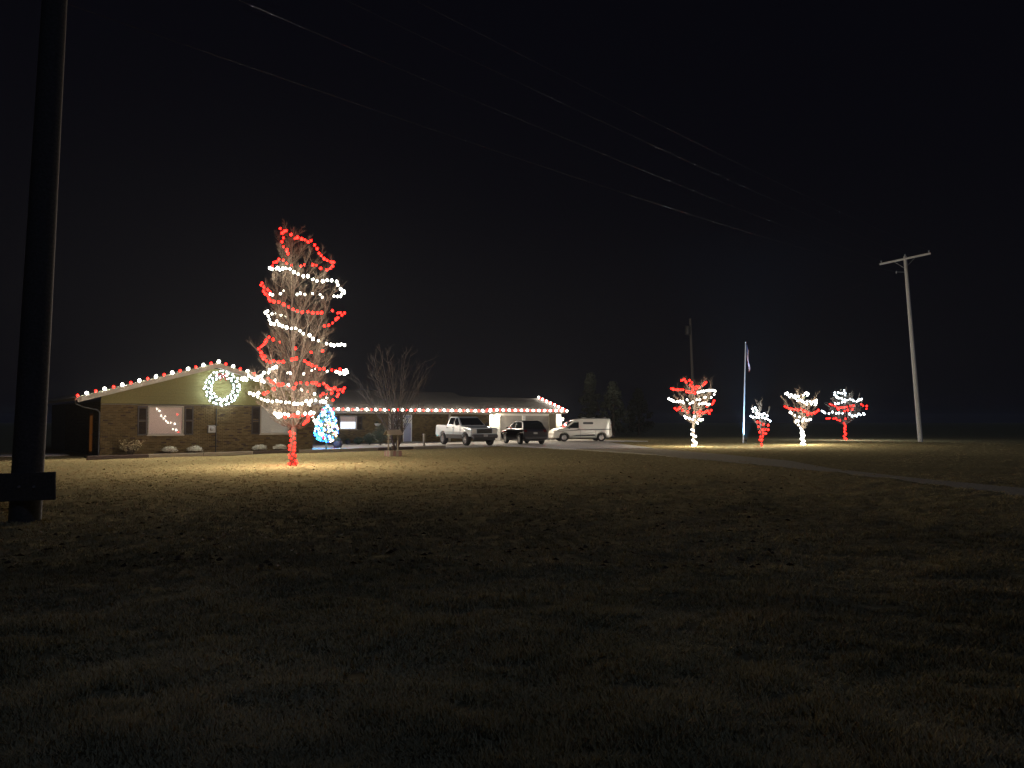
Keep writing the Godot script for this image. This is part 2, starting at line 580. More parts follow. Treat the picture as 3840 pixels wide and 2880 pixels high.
# ------------------------------------------------------------------ ground
func build_ground() -> void:
	var fe := [[4400, 1905], [3840, 1834], [3440, 1797], [3120, 1760], [2966, 1731], [2724, 1707], [2448, 1683], [2260, 1658]]
	var pts := []
	for p in fe:
		var q := on_ground(p[0], p[1])
		pts.append(Vector2(q.x, q.z))
	far_edge = pts
	# concrete drive and apron in front of the house
	var poly := PackedVector2Array()
	for st in [[12.2, -11.85], [12.2, kerb(12.2) - 0.1], [20.0, kerb(20.0) - 0.05]]:
		var q := hpos(st[0], 0, st[1])
		poly.append(Vector2(q.x, q.z))
	for p in [[1875, 1673], [2160, 1686], [2448, 1704], [2945, 1752], [3496, 1816], [3840, 1854], [4400, 1935]]:
		var q := on_ground(p[0], p[1])
		poly.append(Vector2(q.x, q.z))
	for q in far_edge: poly.append(q)
	for st in [[41.5, -4.0], [41.5, -12.65]]:
		var q := hpos(st[0], 0, st[1])
		poly.append(Vector2(q.x, q.z))
	# one sheet, finer near the camera
	var g := G.new()
	var rows := [-400.0, -60.0, -6.0]
	var d := 1.2
	while d < 1500.0:
		rows.append(d)
		d += maxf(0.05, d * 0.0088) if d < 75.0 else d * 0.12
	var cols := 420
	for r in rows.size():
		var dd: float = rows[r]
		var span := maxf(absf(dd) * 1.05, 9.0)
		for k in cols + 1:
			var u := (2.0 * k / cols - 1.0)
			var x := span * (u * 0.72 + 0.28 * u * u * u) * (1.0 if dd < 80.0 else 1.6)
			var z := -dd
			var h := land(x, z) + (lumps(x, z) if dd > 0.0 and dd < 90.0 else 0.0)
			if dd > 10.0 and dd < 80.0 and Geometry2D.is_point_in_polygon(Vector2(x, z), poly): h = -0.1      # bed of the drive
			g.v.append(Vector3(x, h, z))
	g.n.resize(g.v.size())
	for r in rows.size():
		for k in cols + 1:
			var i := r * (cols + 1) + k
			var a := g.v[i + 1] - g.v[i - 1] if k > 0 and k < cols else Vector3.RIGHT
			var b := g.v[i + cols + 1] - g.v[i - cols - 1] if r > 0 and r < rows.size() - 1 else Vector3.FORWARD
			g.n[i] = a.cross(b).normalized()
			if g.n[i].y < 0.0: g.n[i] = -g.n[i]
			if r < rows.size() - 1 and k < cols:
				g.ix.append_array([i, i + cols + 1, i + 1, i + 1, i + cols + 1, i + cols + 2])
	structure("lawn", g, M.lawn)
	# the apron by the house is concrete, the lane out to the road is gravel
	var lane := PackedVector2Array()
	var apron := PackedVector2Array()
	for k in poly.size():
		if k >= 4 and k <= 16: lane.append(poly[k])
		if k <= 4 or k >= 16: apron.append(poly[k])
	for q in [[apron, "parking_apron", M.concrete, 0.05], [lane, "gravel_lane", M.gravel, 0.03]]:
		var pl: PackedVector2Array = q[0]
		var top: float = q[3]
		var gd := G.new()
		var t := Geometry2D.triangulate_polygon(pl)
		for k in range(0, t.size(), 3):
			var c := []
			for e in 3: c.append(Vector3(pl[t[k + e]].x, top, pl[t[k + e]].y))
			if (c[1] - c[0]).cross(c[2] - c[0]).y > 0.0: gd.tri(c[0], c[1], c[2])
			else: gd.tri(c[0], c[2], c[1])
		for k in pl.size():
			var a := pl[k]
			var b := pl[(k + 1) % pl.size()]
			gd.quad(Vector3(a.x, -0.14, a.y), Vector3(b.x, -0.14, b.y), Vector3(b.x, top, b.y), Vector3(a.x, top, a.y))
		structure(q[1], gd, q[2])
	# mulch bed between the edging and the front wall
	var gm := G.new()
	gm.hexa([hpos(0.4, -0.1, 1.75), hpos(12.15, -0.1, 0.12), hpos(12.15, -0.1, -0.6), hpos(0.4, -0.1, -0.6), hpos(0.4, 0.045, 1.75), hpos(12.15, 0.045, 0.12), hpos(12.15, 0.06, -0.6), hpos(0.4, 0.06, -0.6)])
	structure("planting_bed", gm, grained(Color(0.025, 0.018, 0.012), Color(0.08, 0.055, 0.036), 18, 0.08, 1.5, 0.95))
	# pale walk beside the house, left of it
	var gp := G.new()
	gp.hexa([hpos(-9, -0.1, -3.2), hpos(0.2, -0.1, -3.2), hpos(0.2, -0.1, -5.0), hpos(-9, -0.1, -5.0), hpos(-9, 0.05, -3.2), hpos(0.2, 0.05, -3.2), hpos(0.2, 0.05, -5.0), hpos(-9, 0.05, -5.0)])
	structure("side_walk", gp, M.concrete)
	# dormant grass
	var spots := []
	var tries := 0
	while spots.size() < 110000 and tries < 300000:
		tries += 1
		var py := 1640.0 + 1280.0 * pow(rng.randf(), 1.25)
		var px := rng.randf_range(-140.0, 3980.0)
		var r := ray(px, py)
		var dd := 1.6 / -r.y
		if dd > 70.0: continue
		var x := r.x * dd
		var z := -dd
		var edge := Vector2(x + 0.7 * noise.get_noise_2d(x, z), z + 0.9 * noise.get_noise_2d(z, x))
		var drive := Geometry2D.is_point_in_polygon(Vector2(x, z), poly)
		if drive and Geometry2D.is_point_in_polygon(edge, poly):
			if not Geometry2D.is_point_in_polygon(Vector2(x, z), lane) or noise2.get_noise_2d(x * 3.0, z * 3.0) < 0.26: continue
		var ls := (x - HO.x) * CU - (z - HO.z) * SU
		var lt := (x - HO.x) * SU + (z - HO.z) * CU
		if lt < kerb(ls) + 0.05 and ls > -0.2 and ls < 20.0: continue
		if lt < -3.0 and ls > -10.0 and ls < 42.0: continue
		if noise.get_noise_2d(x * 2.6 + 9.0, z * 2.6) < -0.3 + 0.5 * (rng.randf() - 0.5): continue
		spots.append(Vector3(x, 0.03 if drive else land(x, z) + lumps(x, z) - 0.004, z))
	var gv := PackedVector3Array()
	var gn := PackedVector3Array()
	var gc := PackedColorArray()
	gv.resize(spots.size() * 18); gn.resize(spots.size() * 18); gc.resize(spots.size() * 18)
	var w := 0
	for k in spots.size():
		var p: Vector3 = spots[k]
		var tall := rng.randf_range(0.6, 1.25) * (1.0 + 0.55 * noise2.get_noise_2d(p.x * 5.0, p.z * 5.0))
		var dry := clampf(0.55 + 0.6 * noise2.get_noise_2d(p.x * 2.0 + 40.0, p.z * 2.0), 0, 1)
		var c := Color(0.3, 0.25, 0.105).lerp(Color(0.56, 0.455, 0.235), dry * 0.7 + rng.randf() * 0.3) * rng.randf_range(0.7, 1.1) * (0.95 + 0.55 * noise2.get_noise_2d(p.x * 0.9 - 20.0, p.z * 0.9))
		for b in 6:
			var a := rng.randf() * TAU
			var lean := Vector3(cos(a), 0, sin(a))
			var q := p + Vector3(rng.randf_range(-0.055, 0.055), 0, rng.randf_range(-0.055, 0.055))
			var s := Vector3(-lean.z, 0, lean.x) * 0.0058
			var tip := q + lean * rng.randf_range(0.01, 0.055) + Vector3(0, tall * rng.randf_range(0.018, 0.045), 0)
			var nn := (tip - q).cross(s).normalized()
			gv[w] = q - s; gv[w + 1] = q + s; gv[w + 2] = tip
			for e in 3:
				gn[w + e] = nn
				gc[w + e] = c
			w += 3
	var ga := []
	ga.resize(Mesh.ARRAY_MAX)
	ga[Mesh.ARRAY_VERTEX] = gv; ga[Mesh.ARRAY_NORMAL] = gn; ga[Mesh.ARRAY_COLOR] = gc
	var gm2 := ArrayMesh.new()
	gm2.add_surface_from_arrays(Mesh.PRIMITIVE_TRIANGLES, ga)
	var gi := part("grass", gm2, M.grass, self)
	gi.set_meta("kind", "stuff")
	tag(gi, "short dormant tan grass covering the lawn", "grass")
	# fallen leaves
	var lf := G.new()
	lf.quad(Vector3(-0.032, 0.004, 0), Vector3(0, 0.012, 0.022), Vector3(0.036, 0.006, 0), Vector3(0, 0.016, -0.022))
	var lm := MultiMesh.new()
	lm.transform_format = MultiMesh.TRANSFORM_3D
	lm.use_colors = true
	lm.mesh = lf.mesh()
	lm.instance_count = 1100
	for k in 1100:
		var p := Vector3.ZERO
		while true:
			var py := 1725.0 + 420.0 * pow(rng.randf(), 1.3)
			p = on_ground(rng.randf_range(-100, 3000.0), py)
			var lt := (p.x - HO.x) * SU + (p.z - HO.z) * CU
			var ls := (p.x - HO.x) * CU - (p.z - HO.z) * SU
			if lt > kerb(ls) + 0.1 and not Geometry2D.is_point_in_polygon(Vector2(p.x, p.z), poly): break
		p.y = land(p.x, p.z) + lumps(p.x, p.z) + 0.035
		var b := Basis(Vector3.UP, rng.randf() * TAU) * Basis(Vector3.RIGHT, rng.randf_range(-0.7, 0.7))
		lm.set_instance_transform(k, Transform3D(b.scaled(Vector3.ONE * rng.randf_range(0.7, 1.5)), p))
		lm.set_instance_color(k, Color(0.045, 0.028, 0.016).lerp(Color(0.1, 0.066, 0.036), rng.randf()))
	var li := MultiMeshInstance3D.new()
	li.name = "fallen_leaves"
	li.multimesh = lm
	li.material_override = M.grass
	li.set_meta("kind", "stuff")
	tag(li, "small brown fallen leaves scattered over the lawn", "leaves")
	add_child(li)

# ------------------------------------------------------------------ house
func hx(lo: Vector3, hi: Vector3) -> G:
	var g := G.new()
	g.box2(lo, hi)
	return g

func wall_with_holes(g: G, s0: float, s1: float, y1: float, t: float, thick: float, holes: Array) -> void:
	var s := s0
	for h in holes:
		g.box2(Vector3(s, 0, t), Vector3(h[0], y1, t - thick))
		if h[2] > 0.01: g.box2(Vector3(h[0], 0, t), Vector3(h[1], h[2], t - thick))
		if h[3] < y1 - 0.01: g.box2(Vector3(h[0], h[3], t), Vector3(h[1], y1, t - thick))
		s = h[1]
	g.box2(Vector3(s, 0, t), Vector3(s1, y1, t - thick))

func window(parent: Node3D, s0: float, s1: float, y0: float, y1: float, t: float, blind: Material, bars: int, lit := 0.0) -> Node3D:
	var w := Node3D.new()
	w.name = "window"
	parent.add_child(w, true)
	var f := 0.055
	var g := G.new()
	for q in [[s0, s1, y0, y0 + f], [s0, s1, y1 - f, y1]]:
		g.box2(Vector3(q[0], q[2], t + 0.02), Vector3(q[1], q[3], t - 0.08))
	for q in [[s0, s0 + f], [s1 - f, s1]]:
		g.box2(Vector3(q[0], y0 + f, t + 0.018), Vector3(q[1], y1 - f, t - 0.078))
	g.box2(Vector3(s0 - 0.04, y0 - 0.05, t + 0.06), Vector3(s1 + 0.04, y0 - 0.003, t - 0.02))
	for k in bars:
		var x := lerpf(s0, s1, (k + 1.0) / (bars + 1.0))
		g.box2(Vector3(x - 0.02, y0 + f, t + 0.004), Vector3(x + 0.02, y1 - f, t - 0.05))
	part("frame", g, M.trim, w)
	part("glass", hx(Vector3(s0 + f, y0 + f, t - 0.02), Vector3(s1 - f, y1 - f, t - 0.024)), M.glass, w)
	part("inner_glass", hx(Vector3(s0 + f, y0 + f, t - 0.038), Vector3(s1 - f, y1 - f, t - 0.042)), M.glass, w)
	# blind slats behind the pane
	var b := G.new()
	var yb := y0 + f
	if lit > 0.0: yb = lerpf(y0, y1, 0.56)
	var y := yb
	while y < y1 - f - 0.02:
		b.quad(Vector3(s0 + f, y, t - 0.1), Vector3(s1 - f, y, t - 0.1), Vector3(s1 - f, y + 0.046, t - 0.118), Vector3(s0 + f, y + 0.046, t - 0.118))
		y += 0.045
	part("blind", b, blind, w)
	part("backing", hx(Vector3(s0, y0, t - 0.16), Vector3(s1, y1, t - 0.18)), M.blind_grey if lit == 0.0 else M.plastic, w)
	if lit > 0.0:
		part("lit_room", hx(Vector3(s0 + f, y0 + f, t - 0.13), Vector3(s1 - f, yb, t - 0.15)), glow(0.8, 0.9, 1.0, lit), w)
	return w

func shutter(parent: Node3D, s0: float, s1: float, y0: float, y1: float, t: float) -> void:
	var o := Node3D.new()
	o.name = "shutter"
	parent.add_child(o, true)
	var g := G.new()
	for q in [[s0, s1, y0, y0 + 0.07], [s0, s1, y1 - 0.07, y1], [s0, s1, (y0 + y1) * 0.5 - 0.03, (y0 + y1) * 0.5 + 0.03]]:
		g.box2(Vector3(q[0], q[2], t + 0.045), Vector3(q[1], q[3], t + 0.004))
	for q in [[s0, s0 + 0.06], [s1 - 0.06, s1]]:
		g.box2(Vector3(q[0], y0 + 0.002, t + 0.043), Vector3(q[1], y1 - 0.002, t + 0.006))
	part("frame", g, M.shutter, o)
	var l := G.new()
	l.box(Vector3.ZERO, Vector3(s1 - s0 - 0.12, 0.045, 0.008), Basis(Vector3.RIGHT, 0.6))
	var slat := l.mesh()
	var y := y0 + 0.09
	while y < y1 - 0.1:
		if absf(y - (y0 + y1) * 0.5) > 0.06:
			part("louvre", slat, M.shutter, o, Vector3((s0 + s1) * 0.5, y, t + 0.022))
		y += 0.052

func bricks_on(list: Array, s0: float, s1: float, y0: float, y1: float, holes: Array, xf: Transform3D) -> void:
	var row := 0
	var y := y0
	while y + 0.06 < y1:
		var s := s0 + (0.0 if row % 2 == 0 else -0.105)
		while s < s1 - 0.03:
			var a := maxf(s, s0)
			var b := minf(s + 0.2, s1)
			var ok := b - a > 0.04
			for h in holes:
				if y + 0.065 > h[2] and y < h[3]:
					if a >= h[0] - 0.001 and b <= h[1] + 0.001: ok = false
					elif a < h[0] and b > h[0]: b = h[0]
					elif a < h[1] and b > h[1]: a = h[1]
			if ok and b - a > 0.03:
				list.append([xf * Transform3D(Basis.from_scale(Vector3(b - a, 0.064, 0.03)), Vector3((a + b) * 0.5, y + 0.032, 0.0)), rng.randf()])
			s += 0.21
		y += 0.075
		row += 1

func build_house() -> void:
	house = thing("brick_house", "long brick ranch house with a lit gable, a porch wing and a garage", "house", HO)
	house.rotation.y = TURN
	var H := house
	var tw := -0.45        # front wall plane of the gable block
	var holes := []
	for w in [[556, 690, 1522, 1631], [977, 1086, 1525, 1627]]:
		holes.append([s_at(w[0], tw), s_at(w[1], tw), y_at(w[0], w[3], tw), minf(y_at(w[0], w[2], tw), 2.38)])
	# gable block walls
	var g := G.new()
	wall_with_holes(g, 1.0, 11.2, 2.42, tw - 0.03, 0.2, holes)
	g.box2(Vector3(1.03, 0, tw - 0.24), Vector3(1.23, 2.62, -16))
	g.box2(Vector3(10.97, 0, tw - 0.24), Vector3(11.17, 2.62, -11.8))
	g.box2(Vector3(1.24, 0, -15.8), Vector3(10.9, 2.62, -16))
	part("wall", g, M.mortar, H)
	var list := []
	bricks_on(list, 1.0, 11.2, 0.06, 2.42, holes, Transform3D(Basis(), Vector3(0, 0, tw - 0.015)))
	var left := Transform3D(Basis(Vector3.UP, PI / 2), Vector3(1.015, 0, tw - 0.03))      # side wall, running back
	bricks_on(list, 0.0, 10.0, 0.06, 2.55, [[1.75, 2.75, 0.0, 2.02]], left)
	var rightx := Transform3D(Basis(Vector3.UP, PI / 2), Vector3(11.185, 0, tw - 0.03))
	bricks_on(list, 0.0, 11.3, 0.06, 2.55, [], rightx)
	# siding in the gable, board over board
	var slope := 1.8 / 6.07
	var y := 2.44
	while y < 4.15:
		var y1 := minf(y + 0.175, 4.22)
		var a0 := maxf(1.0, (y - 2.5) / slope + 0.05)
		var a1 := maxf(1.0, (y1 - 2.5) / slope + 0.05)
		var sb := G.new()
		sb.hexa([Vector3(a0, y, tw + 0.022), Vector3(12.14 - a0, y, tw + 0.022), Vector3(12.14 - a0, y, tw - 0.06), Vector3(a0, y, tw - 0.06), Vector3(a1, y1, tw + 0.004), Vector3(12.14 - a1, y1, tw + 0.004), Vector3(12.14 - a1, y1, tw - 0.06), Vector3(a1, y1, tw - 0.06)])
		part("siding_board", sb, M.siding, H)
		y += 0.177
	# roof of the gable block
	var gr := G.new()
	for side in [0, 1]:
		var e := Vector3(0, 2.7, 0) if side == 0 else Vector3(12.14, 2.7, 0)
		var k := Vector3(6.07, 4.5, 0)
		var dn := Vector3(0, -0.14, 0)
		var bk := Vector3(0, 0, -17)
		var ft := Vector3(0, 0, -0.035)
		if side == 0: gr.hexa([e + dn + ft, k + dn + ft, k + dn + bk, e + dn + bk, e + ft, k + ft, k + bk, e + bk])
		else: gr.hexa([k + dn + ft, e + dn + ft, e + dn + bk, k + dn + bk, k + ft, e + ft, e + bk, k + bk])
	# wing roof and garage roof
	var es := 0.31
	var roofs := [[11.2, 30.6, -10.7, 2.4, -16.2], [31.3, 40.2, -12.3, 2.5, -16.2]]
	for q in roofs:
		var ry: float = q[3] + (q[2] - q[4]) * (es if q[0] < 20 else 0.33)
		var back: float = q[4] - (q[2] - q[4])
		var dn := Vector3(0, -0.13, 0)
		var A := Vector3(q[0], q[3], q[2] - 0.04)
		var B := Vector3(q[1], q[3], q[2] - 0.04)
		var C := Vector3(q[1], ry, q[4])
		var D := Vector3(q[0], ry, q[4])
		var E := Vector3(q[1], q[3], back)
		var Fq := Vector3(q[0], q[3], back)
		gr.hexa([A + dn, B + dn, C + dn, D + dn, A, B, C, D])
		gr.hexa([D + dn, C + dn, E + dn, Fq + dn, D, C, E, Fq])
	var rf := part("roof", gr, M.shingle, H)
	# shingle courses on the slopes that face the lawn
	var sc := G.new()
	for q in roofs:
		var k := 0.0
		var m: float = es if q[0] < 20 else 0.33
		while k < q[2] - q[4] - 0.2:
			var z: float = q[2] - 0.04 - k
			var yy: float = q[3] + k * m
			sc.hexa([Vector3(q[0], yy + 0.004, z), Vector3(q[1], yy + 0.004, z), Vector3(q[1], yy + 0.2 * m + 0.002, z - 0.2), Vector3(q[0], yy + 0.2 * m + 0.002, z - 0.2), Vector3(q[0], yy + 0.024, z), Vector3(q[1], yy + 0.024, z), Vector3(q[1], yy + 0.2 * m + 0.008, z - 0.2), Vector3(q[0], yy + 0.2 * m + 0.008, z - 0.2)])
			k += 0.16
	var so := part("shingles", sc, M.shingle, rf)
	so.set_meta("kind", "stuff")
	# rake boards, soffits, fascias, gutters
	for side in [0, 1]:
		var e := Vector3(0, 2.7, 0) if side == 0 else Vector3(12.14, 2.7, 0)
		var k := Vector3(6.07, 4.5, 0)
		if side == 1:
			var sw := e; e = k; k = sw
		var fb := G.new()
		fb.hexa([e + Vector3(0, -0.24, 0), k + Vector3(0, -0.24, 0), k + Vector3(0, -0.24, -0.032), e + Vector3(0, -0.24, -0.032), e + Vector3(0, 0.0, 0), k + Vector3(0, 0.0, 0), k + Vector3(0, 0.0, -0.032), e + Vector3(0, 0.0, -0.032)])
		part("rake_board", fb, M.trim, H)
		var sf := G.new()
		sf.hexa([e + Vector3(0, -0.2, -0.036), k + Vector3(0, -0.2, -0.036), k + Vector3(0, -0.2, -0.5), e + Vector3(0, -0.2, -0.5), e + Vector3(0, -0.145, -0.036), k + Vector3(0, -0.145, -0.036), k + Vector3(0, -0.145, -0.5), e + Vector3(0, -0.145, -0.5)])
		part("soffit", sf, M.trim, H)
	for q in [[12.14, 30.6, -10.7, 2.4], [31.3, 40.2, -12.3, 2.5]]:
		part("fascia", hx(Vector3(q[0], q[3] - 0.2, q[2]), Vector3(q[1], q[3] - 0.005, q[2] - 0.036)), M.trim, H)
		part("soffit", hx(Vector3(q[0], q[3] - 0.2, q[2] - 0.04), Vector3(q[1], q[3] - 0.16, q[2] - (1.2 if q[0] < 20 else 0.5))), M.trim, H)
		var gu := G.new()
		gu.hexa([Vector3(q[0], q[3] - 0.13, q[2] + 0.07), Vector3(q[1], q[3] - 0.13, q[2] + 0.07), Vector3(q[1], q[3] - 0.13, q[2] + 0.003), Vector3(q[0], q[3] - 0.13, q[2] + 0.003), Vector3(q[0], q[3] - 0.02, q[2] + 0.11), Vector3(q[1], q[3] - 0.02, q[2] + 0.11), Vector3(q[1], q[3] - 0.02, q[2] + 0.003), Vector3(q[0], q[3] - 0.02, q[2] + 0.003)])
		part("gutter", gu, M.trim, H)
	# side gutter and its downspout bending back to the wall corner
	part("gutter", hx(Vector3(-0.1, 2.56, -0.02), Vector3(-0.004, 2.67, -17)), M.trim, H)
	var dsp := G.new()
	dsp.tube([Vector3(-0.05, 2.56, -0.3), Vector3(-0.04, 2.42, -0.32), Vector3(0.3, 2.26, -0.36), Vector3(0.86, 2.14, -0.4), Vector3(0.94, 2.02, -0.4), Vector3(0.94, 0.25, -0.4), Vector3(0.92, 0.1, -0.28)], filled(7, 0.04), 8)
	part("downspout", dsp, M.metal_dark, H)
	# windows and shutters of the gable front
	for k in 2:
		var h: Array = holes[k]
		var w := window(H, h[0], h[1], h[2], h[3], tw, M.blind if k == 0 else M.blind_grey, 0)
		w.set_meta("label", "wide window with pinkish closed blinds" if k == 0 else "wide window with grey closed blinds")
	shutter(H, s_at(517, tw), s_at(555, tw) - 0.02, holes[0][2] - 0.02, holes[0][3], tw)
	shutter(H, holes[0][1] + 0.03, s_at(726, tw), holes[0][2] - 0.02, holes[0][3], tw)
	shutter(H, s_at(944, tw), holes[1][0] - 0.03, holes[1][2] - 0.02, holes[1][3], tw)
	shutter(H, holes[1][1] + 0.03, s_at(1119, tw), holes[1][2] - 0.02, holes[1][3], tw)
	# side door
	var dr := Node3D.new()
	dr.name = "side_door"
	H.add_child(dr, true)
	var z0 := tw - 0.03 - 1.75
	part("panel", hx(Vector3(1.01, 0.08, z0), Vector3(1.028, 2.0, z0 - 1.0)), M.wood_orange, dr)
	part("lit_pane", hx(Vector3(1.0, 0.2, z0 - 0.16), Vector3(1.009, 1.9, z0 - 0.84)), glow(0.05, 0.017, 0.003), dr)
	part("handle", hx(Vector3(0.96, 0.98, z0 - 0.06), Vector3(1.0, 1.02, z0 - 0.13)), M.metal_grey, dr)
	dr.set_meta("label", "narrow amber lit side door")
	# porch wing wall
	var tp := -11.9
	var wh := [s_at(1275, tp), s_at(1339, tp), y_at(1306, 1610, tp), minf(y_at(1306, 1560, tp), 2.1)]
	var side := [s_at(1474, tp), s_at(1502, tp), 0.9, 2.1]
	var dh := [s_at(1512, tp), s_at(1545, tp), 0.12, 2.14]
	var gw := G.new()
	wall_with_holes(gw, 11.25, 31.35, 2.28, tp - 0.03, 0.2, [wh, side, dh])
	gw.box2(Vector3(31.1, 0, tp - 0.24), Vector3(31.3, 2.3, -12.7))
	gw.box2(Vector3(11.25, 0, -20.9), Vector3(31.3, 2.28, -21.1))
	part("wall", gw, M.mortar, H)
	bricks_on(list, 11.25, 31.35, 0.06, 2.26, [wh, side, dh], Transform3D(Basis(), Vector3(0, 0, tp - 0.015)))
	var w3 := window(H, wh[0], wh[1], wh[2], wh[3], tp, M.blind, 0, 2.0)
	w3.set_meta("label", "porch window with a bright lower half")
	shutter(H, wh[0] - 0.42, wh[0] - 0.03, wh[2] - 0.02, wh[3], tp)
	shutter(H, wh[1] + 0.03, wh[1] + 0.42, wh[2] - 0.02, wh[3], tp)
	window(H, side[0], side[1], side[2], side[3], tp, M.blind_grey, 1)
	var fd := Node3D.new()
	fd.name = "front_door"
	H.add_child(fd, true)
	var dg := G.new()
	dg.box2(Vector3(dh[0] + 0.06, 0.12, tp - 0.04), Vector3(dh[1] - 0.06, 2.08, tp - 0.09))
	part("panel", dg, M.door_blue, fd)
	var ft := G.new()
	ft.box2(Vector3(dh[0], 0.12, tp + 0.01), Vector3(dh[0] + 0.058, 2.14, tp - 0.1))
	ft.box2(Vector3(dh[1] - 0.058, 0.12, tp + 0.01), Vector3(dh[1], 2.14, tp - 0.1))
	ft.box2(Vector3(dh[0] + 0.06, 2.082, tp + 0.008), Vector3(dh[1] - 0.06, 2.14, tp - 0.098))
	part("frame", ft, M.white_paint, fd)
	# arched top light and raised panels of the door
	var dm: float = (dh[0] + dh[1]) * 0.5
	for k in [-1, 1]:
		var ar := []
		var cx: float = dm + k * 0.19
		for a in 9:
			var th := PI * a / 8.0
			ar.append(Vector2(cx + cos(th) * 0.13, 1.75 + sin(th) * 0.2))
		ar.append(Vector2(cx - 0.13, 1.5)); ar.append(Vector2(cx + 0.13, 1.5))
		var ap := G.new()
		ap.prism(ar, func(_y): return 0.008, 0.0, Transform3D(Basis(), Vector3(0, 0, tp - 0.03)))
		part("arched_pane", ap, M.blind_grey, fd)
		part("raised_panel", hx(Vector3(cx - 0.13, 0.3, tp - 0.022), Vector3(cx + 0.13, 1.3, tp - 0.0395)), M.door_blue, fd)
	var hd := G.new()
	hd.tube([Vector3(dh[1] - 0.14, 1.06, tp - 0.04), Vector3(dh[1] - 0.14, 1.06, tp + 0.03)], [0.018, 0.03], 8)
	part("handle", hd, M.chrome, fd)
	part("doorstep", hx(Vector3(dh[0] - 0.4, 0.05, tp + 0.9), Vector3(dh[1] + 0.4, 0.12, tp + 0.0)), M.concrete, H)
	# porch posts
	for ps in [21.6, 26.8]:
		part("porch_post", hx(Vector3(ps - 0.06, 0.05, -10.82), Vector3(ps + 0.06, 2.198, -10.94)), M.trim, H)
	# garage front: two doors between pilasters
	var ta := -12.7
	var d1 := [s_at(1876, ta), s_at(1960, ta), 0.06, 2.12]
	var d2 := [s_at(1971, ta), s_at(2060, ta), 0.06, 2.12]
	var gg := G.new()
	wall_with_holes(gg, 31.37, 39.9, 2.37, ta, 0.2, [d1, d2])
	gg.box2(Vector3(39.7, 0, ta - 0.21), Vector3(39.9, 2.37, -19.7))
	gg.tri(Vector3(39.88, 2.37, -12.4), Vector3(39.88, 2.37, -20.0), Vector3(39.88, 3.62, -16.2))
	part("garage_wall", gg, M.white_paint, H)
	for d in [d1, d2]:
		var gd := Node3D.new()
		gd.name = "garage_door"
		H.add_child(gd, true)
		for r in 4:
			var y0 := 0.06 + r * 0.515
			for cidx in 4:
				var x0: float = lerpf(d[0], d[1], cidx / 4.0)
				var x1: float = lerpf(d[0], d[1], (cidx + 1) / 4.0)
				var pg := G.new()
				pg.box2(Vector3(x0 + 0.002, y0 + 0.004, ta - 0.1), Vector3(x1 - 0.002, y0 + 0.511, ta - 0.14))
				pg.box2(Vector3(x0 + 0.09, y0 + 0.09, ta - 0.085), Vector3(x1 - 0.09, y0 + 0.42, ta - 0.099))
				part("panel", pg, M.garage, gd)
	# wooden post at the garage corner
	part("corner_post", hx(Vector3(s_at(2063, -12.45), 0.05, -12.42), Vector3(s_at(2084, -12.45), 2.29, -12.6)), M.wood_grey, H)
	# all bricks in one part
	var mm := MultiMesh.new()
	mm.transform_format = MultiMesh.TRANSFORM_3D
	mm.use_colors = true
	var bg := G.new()
	bg.box(Vector3.ZERO, Vector3.ONE)
	mm.mesh = bg.mesh()
	mm.instance_count = list.size()
	for k in list.size():
		mm.set_instance_transform(k, list[k][0])
		var f: float = list[k][1]
		var c := Color(0.075, 0.05, 0.018).lerp(Color(0.145, 0.105, 0.046), f)
		if f > 0.93: c = Color(0.055, 0.035, 0.025)
		mm.set_instance_color(k, c)
	var bi := MultiMeshInstance3D.new()
	bi.name = "brick_courses"
	bi.multimesh = mm
	bi.material_override = M.brick
	bi.set_meta("kind", "stuff")
	H.add_child(bi)
	# coach lamps beside the garage doors
	for k in 2:
		var px: float = [1851.0, 2106.0][k]
		var p := hpos(s_at(px, ta), 1.85, ta)
		var o := thing("wall_lantern", ["bright wall lantern on the garage wall beside the pickup", "bright wall lantern on the garage corner above the van hood"][k], "lantern", p, "lanterns flanking the garage doors")
		o.rotation.y = TURN
		var lb := G.new()
		lb.bevel_box(Vector3(0, 0.0, 0.02), Vector3(0.12, 0.3, 0.03), 0.01)
		lb.tube([Vector3(0, 0.1, 0.03), Vector3(0, 0.16, 0.1), Vector3(0, 0.15, 0.16)], filled(3, 0.012), 6)
		part("bracket", lb, M.metal_dark, o)
		var cp := G.new()
		cp.lathe([Vector2(0.0, 0.2), Vector2(0.03, 0.18), Vector2(0.1, 0.12), Vector2(0.1, 0.1), Vector2(0.0, 0.1)], 8, Transform3D(Basis(), Vector3(0, 0, 0.16)))
		part("cap", cp, M.metal_dark, o)
		var bb := G.new()
		bb.lathe([Vector2(0.0, -0.14), Vector2(0.05, -0.13), Vector2(0.085, 0.0), Vector2(0.09, 0.095), Vector2(0.0, 0.098)], 10, Transform3D(Basis(), Vector3(0, 0, 0.16)))
		part("lamp_glass", bb, glow(6.0, 5.4, 4.4), o)
		var l := OmniLight3D.new()
		l.name = "lantern_light"
		l.light_color = Color(1.0, 0.93, 0.8)
		l.light_energy = 4.5
		l.light_size = 0.06
		l.omni_range = 60.0
		l.omni_attenuation = 2.0
		l.shadow_enabled = true
		o.add_child(l)
		l.position = Vector3(0, -0.02, 0.16)

